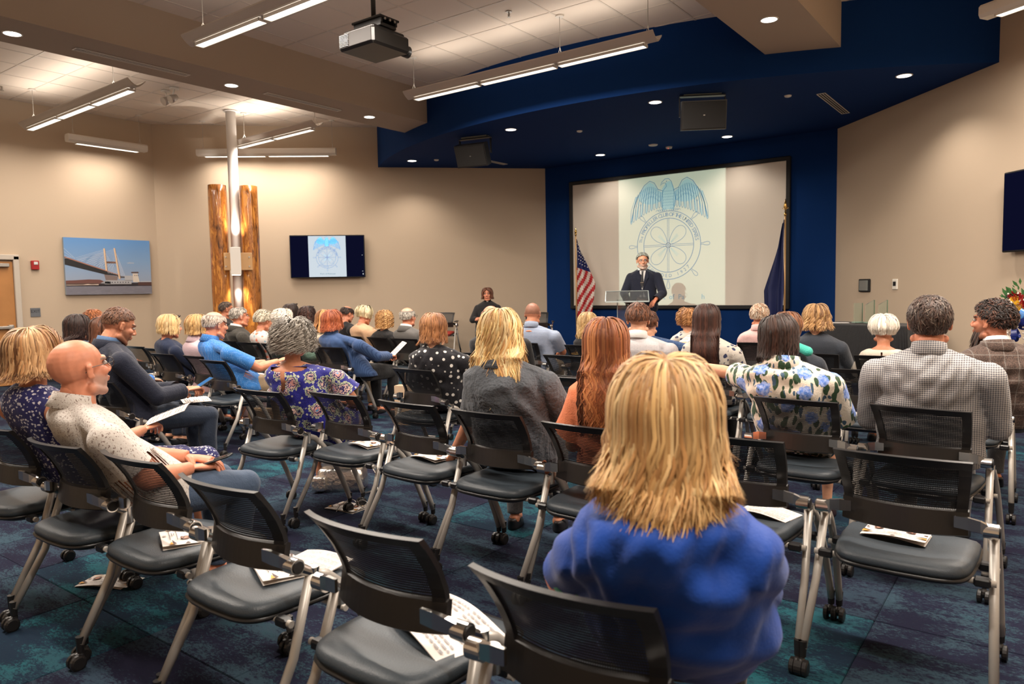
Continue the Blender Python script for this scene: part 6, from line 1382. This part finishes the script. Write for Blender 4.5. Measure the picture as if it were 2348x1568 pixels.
mb=MB(); c=s_['nb']; mb.tube([c+np.array([.10*math.sin(a),-.085*math.cos(a)-.01,-.01+.012*math.sin(3*a)]) for a in np.linspace(0,2*pi,22)],.032,10,cap=False,flat=.7); mb.cap(c+np.array([.08,-.09,0]),c+np.array([.15,-.13,-.03]),.03,.035); mb.obj('scarf',C_turq,s_['T'],True)
# --- rows further forward
P('woman with wavy blonde hair half pinned up in a charcoal jacket',3.90,6.66,1.24,yaw=R_(8),hy=R_(14),lean=(-.03,-.04),w=1.08,tone='light',hair=H([srgb(176,134,86),srgb(140,100,64),srgb(204,164,112)],n=900,w=.006,vol=.034,hang=.11,wave=.012,wl=.09,spread=.03,seg=16,open=56,root=.75),top=(C_jeanj,'long',.022,'','jacket'),bottom=(C_blktr,'t'))
P('woman with short white hair in a cream top with a keyhole back',4.42,6.66,1.15,yaw=R_(6),hy=R_(10),lean=(-.02,-.04),w=1.05,tone='tan',hair=H(WH,n=900,w=.006,vol=.040,hang=.05,tuck=.034,wave=.004,seg=12,open=60,root=.9,under=srgb(190,180,164)),top=(C_cream,'elbow',.014,'','blouse'),bottom=(C_greytr,'t'),keyhole=(.016,.095,.045),neckdrop=.008)
P('man with light ginger-grey hair in a pale pink jacket',3.12,7.62,1.22,sex='m',yaw=R_(14),hy=R_(6),lean=(-.05,-.02),w=1.12,tone='ruddy',hs=1.04,hair=H([srgb(196,164,136),srgb(168,134,108),srgb(214,196,176)],kind='short',n=900,w=.005,vol=.016,len=.04,cap=(48,88,118),lift=.006,mess=.4),top=(C_pink,'long',.024,'','jacket'),bottom=(C_khaki,'t'),collar='shirt',collarmat=C_pink)
P('woman with curly reddish-blonde hair mostly hidden by the long dark hair',2.30,7.60,1.17,yaw=R_(18),hy=R_(18),w=1.0,hair=H([srgb(168,112,62),srgb(136,84,46),srgb(196,140,86)],n=500,w=.006,vol=.045,hang=.07,tuck=.01,wave=.012,wl=.05,ws=.0,seg=16,open=60),top=(C_brocade,'long',.02,'','blouse'),bottom=(C_blktr,'t'))
P('blonde woman in a black sleeveless top at the foot of the striped flag',1.70,6.66,1.16,yaw=R_(14),hy=R_(14),lean=(-.12,-.03),w=1.0,tone='light',hair=H([srgb(208,170,112),srgb(176,136,86),srgb(226,192,136)],n=800,w=.006,vol=.028,hang=.16,wave=.008,wl=.1,seg=16,open=54),top=(C_blk,'none',.012,'','top'),bottom=(C_blktr,'t'))
k=P('man in a blue plaid jacket half hidden behind the young man in white',2.46,6.70,1.17,sex='m',yaw=R_(10),hy=R_(16),lean=(-.22,.02),w=1.1,tone='light',hair=H([srgb(110,66,44),srgb(84,50,34)],kind='short',n=500,w=.006,vol=.016,len=.04,cap=(50,86,116)),top=(C_bplaid,'long',.022,'','jacket'),bottom=(C_greytr,'t'),arms=('hold','lap'),hands=('grip','relax'))
held(k,0,'paper','open white programme held by the man in the blue plaid jacket',(.05,.03,.02),.5,R_(-30),(.28,.2))
# --- left block
ph=P('man in a dark blazer and jeans bent over his phone',.20,2.50,1.335,sex='m',near=True,yaw=R_(-10),hy=R_(-6),hp=R_(-22),lean=(-.09,.02),w=1.06,tone='tan',hs=1.08,stubble=(.06,.03,.02),hair=H([srgb(112,74,52),srgb(88,58,42)],kind='short',n=1300,w=.004,vol=.007,len=.026,cap=(50,84,116),lift=.003,mess=.3),top=(C_navy,'long',.024,'','blazer'),bottom=(C_jean,'t'),arms=(((.24,.04,.71),(.12,.29,.72)),((-.23,.04,.71),(-.0,.28,.72))),hands=('grip','grip'),collar='jacket',collarmat=cloth('blue_chambray',(.08,.15,.28)),shoe=(.015,.012,.011))
held(ph,0,'lit','lit phone held by the man in the dark blazer',(.0,.05,.03),.5)
booklet((.22,3.00,.615),R_(-20),'white paper lying across the lap of the man in the dark blazer','text',sz=(.28,.2),name='paper_sheet',group='programmes held in the audience')
P('woman with smooth dark hair seen past the bald head',-1.66,3.04,1.255,yaw=R_(-6),hy=R_(-8),hp=R_(-4),lean=(-.03,-.04),w=1.0,tone='tan',hair=H([srgb(46,28,24),srgb(34,22,19),srgb(62,38,30)],n=900,w=.006,vol=.026,hang=.13,wave=.003,seg=14,open=60),top=(C_navy,'long',.016,'','sweater'),bottom=(C_jean,'t'))
P('red-haired man with glasses and a striped collar at the far left',-3.55,4.0,1.265,sex='m',yaw=R_(-14),hy=R_(-20),w=1.0,tone='ruddy',glasses=True,hair=H([srgb(176,104,56),srgb(146,84,46)],kind='short',n=500,w=.006,vol=.014,len=.035,cap=(46,84,112)),top=(stripes('pale_stripe_shirt',(.5,.55,.6),(.1,.2,.3),.03,2,.6),'long',.016),bottom=(C_jean,'t'),collar='shirt')
P('woman with brown hair and a bright blue top behind the blazer man',-1.24,3.06,1.235,yaw=R_(4),hy=R_(6),lean=(-.06,.0),w=1.0,hair=H([srgb(110,66,44),srgb(86,52,36)],n=500,w=.007,vol=.028,hang=.14,wave=.004,seg=12,open=56),top=(cloth('bright_blue_cotton',(.03,.14,.45)),'long',.016,'','sweater'),bottom=(C_jean,'t'))
nv=P('blonde woman in a navy top with dark sunglasses on her head',-1.80,4.00,1.215,yaw=R_(-4),hy=R_(-6),hp=R_(-6),lean=(-.05,-.05),w=1.0,tone='ruddy',hair=H([srgb(226,190,132),srgb(198,156,100),srgb(240,212,160)],n=900,w=.006,vol=.030,hang=.10,wave=.004,seg=14,open=62,curl=.0),top=(cloth('navy_jersey',(.012,.02,.05)),'long',.018,'','sweater'),bottom=(C_navy,'t'))
def shades(info,mat=None):
    g=bpy.data.objects.new('sunglasses',None); COL.objects.link(g); g.parent=info['T']; g.matrix_local=Matrix.Translation(Vector(info['hc']))@Matrix([list(r) for r in info['Rm']]).to_4x4()@Matrix.Scale(info['hs'],4)
    for s in (-1,1): mb=MB(); mb.ell((s*.036,.062,.115),(.028,.018,.012),rotm(0,.6,0)); mb.obj('lens',M_iris,g,True); mb=MB(); mb.tube([(s*.064,.05,.108),(s*.095,.0,.07),(s*.098,-.03,.04)],.003,6); mb.obj('temple',M_iris,g)
shades(nv)
P('woman with honey-blonde bob in a pale pink collared blouse',-1.32,4.04,1.215,yaw=R_(4),hy=R_(8),hp=R_(-2),lean=(-.06,-.05),w=1.0,hair=H([srgb(206,158,96),srgb(172,124,72),srgb(224,184,124)],n=800,w=.006,vol=.032,hang=.09,wave=.004,curl=.01,tuck=.008,seg=14,open=60),top=(C_lpink,'long',.016,'','blouse'),bottom=(C_lpink,'t'),collar='shirt')
bb=P('grey-haired balding man in a bright blue short-sleeved shirt',-.78,3.96,1.255,sex='m',near=True,yaw=R_(-8),hy=R_(-2),hp=R_(-6),lean=(-.20,-.03),w=1.12,tone='ruddy',hs=1.10,buzz=((.45,.38,.33),.45,25),hair=H([srgb(204,190,176),srgb(176,160,146)],kind='short',n=700,w=.005,vol=.008,len=.03,cap=(70,88,118),pmin=52,lift=.004),top=(C_blue,'short',.018),bottom=(C_khaki,'t'),arms=(((.24,.06,.72),(.16,.30,.76)),((-.2,.04,.71),(-.05,.28,.74))),hands=('grip','relax'),collar='shirt',belly=.06,fold=.005,shoe=(.3,.3,.3))
held(bb,0,'paper','white programme held by the man in the bright blue shirt',(.02,.05,.02),.7,R_(-20),(.2,.2))
P('old man with glasses in a dark grey suit before the lit column',-2.80,5.42,1.26,sex='m',yaw=R_(-14),hy=R_(-14),hp=R_(2),w=1.1,tone='ruddy',hs=1.08,glasses=True,buzz=((.5,.45,.42),.4,20),hair=H(GY,kind='short',n=500,w=.006,vol=.008,len=.03,cap=(60,88,116),pmin=25,lift=.004),top=(C_dksuit,'long',.024,'','jacket'),bottom=(C_dksuit,'t'),collar='jacket',collarmat=C_wht)
P('dark-haired man with glasses whose head shows above the white-haired man',-5.0,6.62,1.30,sex='m',yaw=R_(-20),hy=R_(-24),w=1.05,tone='ruddy',glasses=True,hair=H([srgb(70,52,42),srgb(100,84,72)],kind='short',n=400,w=.007,vol=.008,len=.028,cap=(44,84,114)),top=(C_blk,'long',.02,'','jacket'),bottom=(C_blktr,'t'))
P('woman with short ash-grey hair in a coral and white print blouse',-2.20,5.38,1.205,yaw=R_(0),hy=R_(2),hp=R_(-12),lean=(-.10,.0),w=1.05,tone='ruddy',hair=H([srgb(186,174,152),srgb(150,138,118),srgb(208,198,178)],kind='short',n=800,w=.006,vol=.026,len=.06,cap=(44,92,118),lift=.012,mess=.5),top=(C_coral,'long',.016,'','blouse'),bottom=(cloth('bright_pink_twill',(.55,.06,.16)),'t'),shoe=(.42,.20,.10))
P('woman with white curly hair and glasses in a mint green knit',-1.80,5.38,1.225,yaw=R_(-6),hy=R_(-8),hp=R_(-4),lean=(-.08,-.02),w=1.15,tone='ruddy',glasses=True,hair=H(WH,n=900,w=.005,vol=.040,hang=.04,tuck=.02,wave=.012,wl=.04,ws=.0,seg=16,open=66,root=.85,under=srgb(180,170,154)),top=(C_mint,'long',.02,'','sweater'),bottom=(C_khaki,'t'))
d1=P('woman with straight dark hair and sunglasses pushed up, far row by the wall',-3.35,6.62,1.265,yaw=R_(-4),hy=R_(-2),hp=R_(2),w=1.05,tone='ruddy',hair=H(DK,n=600,w=.007,vol=.026,hang=.28,seg=16,open=60),top=(cloth('grey_melange',(.22,.22,.22)),'long',.02,'','sweater'),bottom=(C_navy,'t')); shades(d1)
d2=P('woman with long dark curly hair in a pale pink flower print',-2.90,6.60,1.225,yaw=R_(0),hy=R_(4),lean=(-.10,-.02),w=1.05,tone='ruddy',hair=H([srgb(60,34,28),srgb(44,26,22),srgb(84,48,36)],n=800,w=.006,vol=.034,hang=.27,wave=.014,wl=.07,ws=.03,seg=22,open=60),top=(C_pfl,'long',.018,'','blouse'),bottom=(C_greytr,'t')); shades(d2)
hd=P('woman with long light brown hair in an oatmeal hooded sweater',-1.08,5.42,1.22,yaw=R_(10),hy=R_(12),hp=R_(-4),lean=(-.10,.0),w=1.08,tone='ruddy',hair=H([srgb(176,116,64),srgb(140,88,48),srgb(202,146,88)],n=800,w=.006,vol=.026,hang=.15,wave=.003,spread=.05,seg=14,open=58),top=(C_hood,'long',.026,'','hooded_sweater'),bottom=(C_khaki,'t'))
mb=MB(); c=hd['nb']; mb.tube([c+np.array([.11*math.sin(a),-.12*math.cos(a)-.02,-.05-.035*math.cos(a)]) for a in np.linspace(-2.4,2.4,18)],[.02]+[.045]*16+[.02],10,flat=.9); mb.obj('hood',C_hood,hd['T'],True)
rs=P('woman with auburn hair and glasses in a striped denim-blue shirt',-.62,5.30,1.225,near=True,yaw=R_(4),hy=R_(-4),hp=R_(12),lean=(-.20,-.06),w=1.2,tone='ruddy',glasses=True,hair=H([srgb(160,76,40),srgb(126,58,32),srgb(184,98,56)],n=1100,w=.005,vol=.032,hang=.10,wave=.006,spread=.02,seg=14,open=64),top=(C_stripe,'long',.024,'','shirt'),bottom=(C_blktr,'t'),arms=(((.25,.04,.72),(.19,.30,.70)),((-.24,.02,.71),(.06,.28,.70))),hands=('grip','relax'),collar='shirt',fold=.006)
held(rs,0,'paper','white programme held by the woman in the striped denim-blue shirt',(-.02,.07,.05),.75,R_(-30),(.2,.28))
P('man with a bald crown and dark fringe hidden behind the auburn hair',-3.4,7.7,1.20,sex='m',yaw=R_(-6),hy=R_(-8),hp=R_(-14),tone='ruddy',hair=H(DK,kind='short',n=400,w=.007,vol=.012,len=.03,cap=(80,88,116),pmin=48),top=(C_blk,'long',.02,'','jacket'),bottom=(C_blktr,'t'))
P('woman with a pale blonde bob in a tan blazer',-1.86,6.68,1.225,yaw=R_(-2),hy=R_(-6),hp=R_(-14),lean=(-.06,.0),w=1.15,tone='ruddy',glasses=True,hair=H([srgb(222,204,162),srgb(192,172,130),srgb(236,222,186)],n=800,w=.007,vol=.038,hang=.06,tuck=.02,wave=.002,seg=13,open=64),top=(C_tan,'long',.026,'','blazer'),bottom=(C_khaki,'t'))
P('woman with curly golden hair in a black lace top',-1.46,6.66,1.17,yaw=R_(6),hy=R_(22),hp=R_(0),w=1.05,tone='tan',hair=H([srgb(196,142,82),srgb(160,108,58),srgb(224,178,116)],n=800,w=.005,vol=.032,hang=.12,wave=.014,wl=.05,ws=.0,seg=20,open=56,pj=1.6,clump=5),top=(C_lace,'elbow',.018,'','blouse'),bottom=(C_blktr,'t'))
P('old man with thin white hair and glasses in a grey suit jacket',-.94,6.66,1.215,sex='m',yaw=R_(6),hy=R_(6),hp=R_(2),lean=(-.12,-.03),w=1.15,tone='ruddy',hs=1.06,glasses=True,buzz=((.5,.44,.4),.3,30),hair=H(GY,kind='short',n=420,w=.006,vol=.008,len=.03,cap=(80,90,118),pmin=58),top=(C_gsuit,'long',.026,'','jacket'),bottom=(C_gsuit,'t'),collar='jacket',collarmat=C_wht)
# --- on the riser
P('woman in a black clerical shirt with arms folded, seated by the wall',-2.79,10.42,1.455,near=True,yaw=R_(215),hy=R_(212),hp=R_(0),lean=(0,0),w=1.2,tone='ruddy',zoff=.16,hair=H([srgb(104,62,44),srgb(82,48,36),srgb(130,80,56)],n=1000,w=.005,vol=.030,hang=.10,curl=.02,wave=.004,seg=14,open=50,drape=False),top=(C_blk,'long',.020,'','clerical_shirt'),bottom=(C_blktr,'t'),arms='cross',hands=('relax','relax'),collar='clerical',lipstick=True,group='people on the riser')
sp=P('grey-haired man with glasses in a dark suit speaking behind the clear lectern',.20,10.72,1.965,sex='m',near=True,stand=True,yaw=R_(196),hy=R_(212),hp=R_(-4),lean=(0,-.04),w=1.12,tone='ruddy',zoff=.16,hs=1.10,glasses=True,stubble=(.35,.3,.27),brow=(.2,.17,.15),
  hair=H([srgb(140,134,124),srgb(104,98,90),srgb(172,166,156)],kind='short',n=1200,w=.005,vol=.014,len=.04,cap=(44,80,110),lift=.006,mess=.3),top=(C_navy,'long',.026,'','suit_jacket'),bottom=(C_khaki,'t'),arms=(((.30,.10,1.16),(.20,.36,1.06)),((-.32,.10,1.16),(-.24,.34,1.06))),collar=None,group='people on the riser',fold=.004,shoulders=.19)
T=sp['T']; nb=sp['nb']
mb=MB(); 
zz=nb[2]; 
_sv=np.array([v.co[:] for ch in T.children if ch.name.startswith('suit_jacket') for v in ch.data.vertices])
def chestfront(x,z):
    q=_sv[(np.abs(_sv[:,0]-x)<.022)&(np.abs(_sv[:,2]-z)<.022)]; return float(q[:,1].max()) if len(q) else nb[1]+.06
V=[]; F=[]
pts=[(-.055,zz-.03),(.055,zz-.03),(.035,zz-.17),(.006,zz-.33),(-.006,zz-.33),(-.035,zz-.17)]
mb.add([(x,chestfront(x,z)+.006,z) for x,z in pts],[tuple(range(6))]); mb.obj('shirt_front',C_wht,T)
ringband(nb+np.array([0,-.0,.004]),.068,.072,.034,R_(-10),None,C_wht,'shirt_collar',T,.004,.3)
mb=MB(); pts=[(-.02,zz-.035),(.02,zz-.035),(.012,zz-.065),(.026,zz-.24),(0,zz-.32),(-.026,zz-.24),(-.012,zz-.065)]; mb.add([(x,chestfront(x,z)+.012,z) for x,z in pts],[tuple(range(7))]); mb.obj('necktie',pmat('black_silk_tie',(.012,.012,.014),.4),T)
mb=MB(); mb.box((0,chestfront(0,zz-.22)+.026,zz-.22),(.05,.004,.008)); mb.obj('tie_clip',M_chrome,T)
for s in (-1,1):
    mb=MB(); pts=[(s*.05,zz-.02),(s*.085,zz-.05),(s*.10,zz-.14),(s*.085,zz-.16),(s*.008,zz-.34),(s*.03,zz-.17)]; pts=pts if s<0 else pts[::-1]; mb.add([(x,chestfront(x,z)+.010,z) for x,z in pts],[tuple(range(6))]); mb.obj('lapel',C_navy,T)
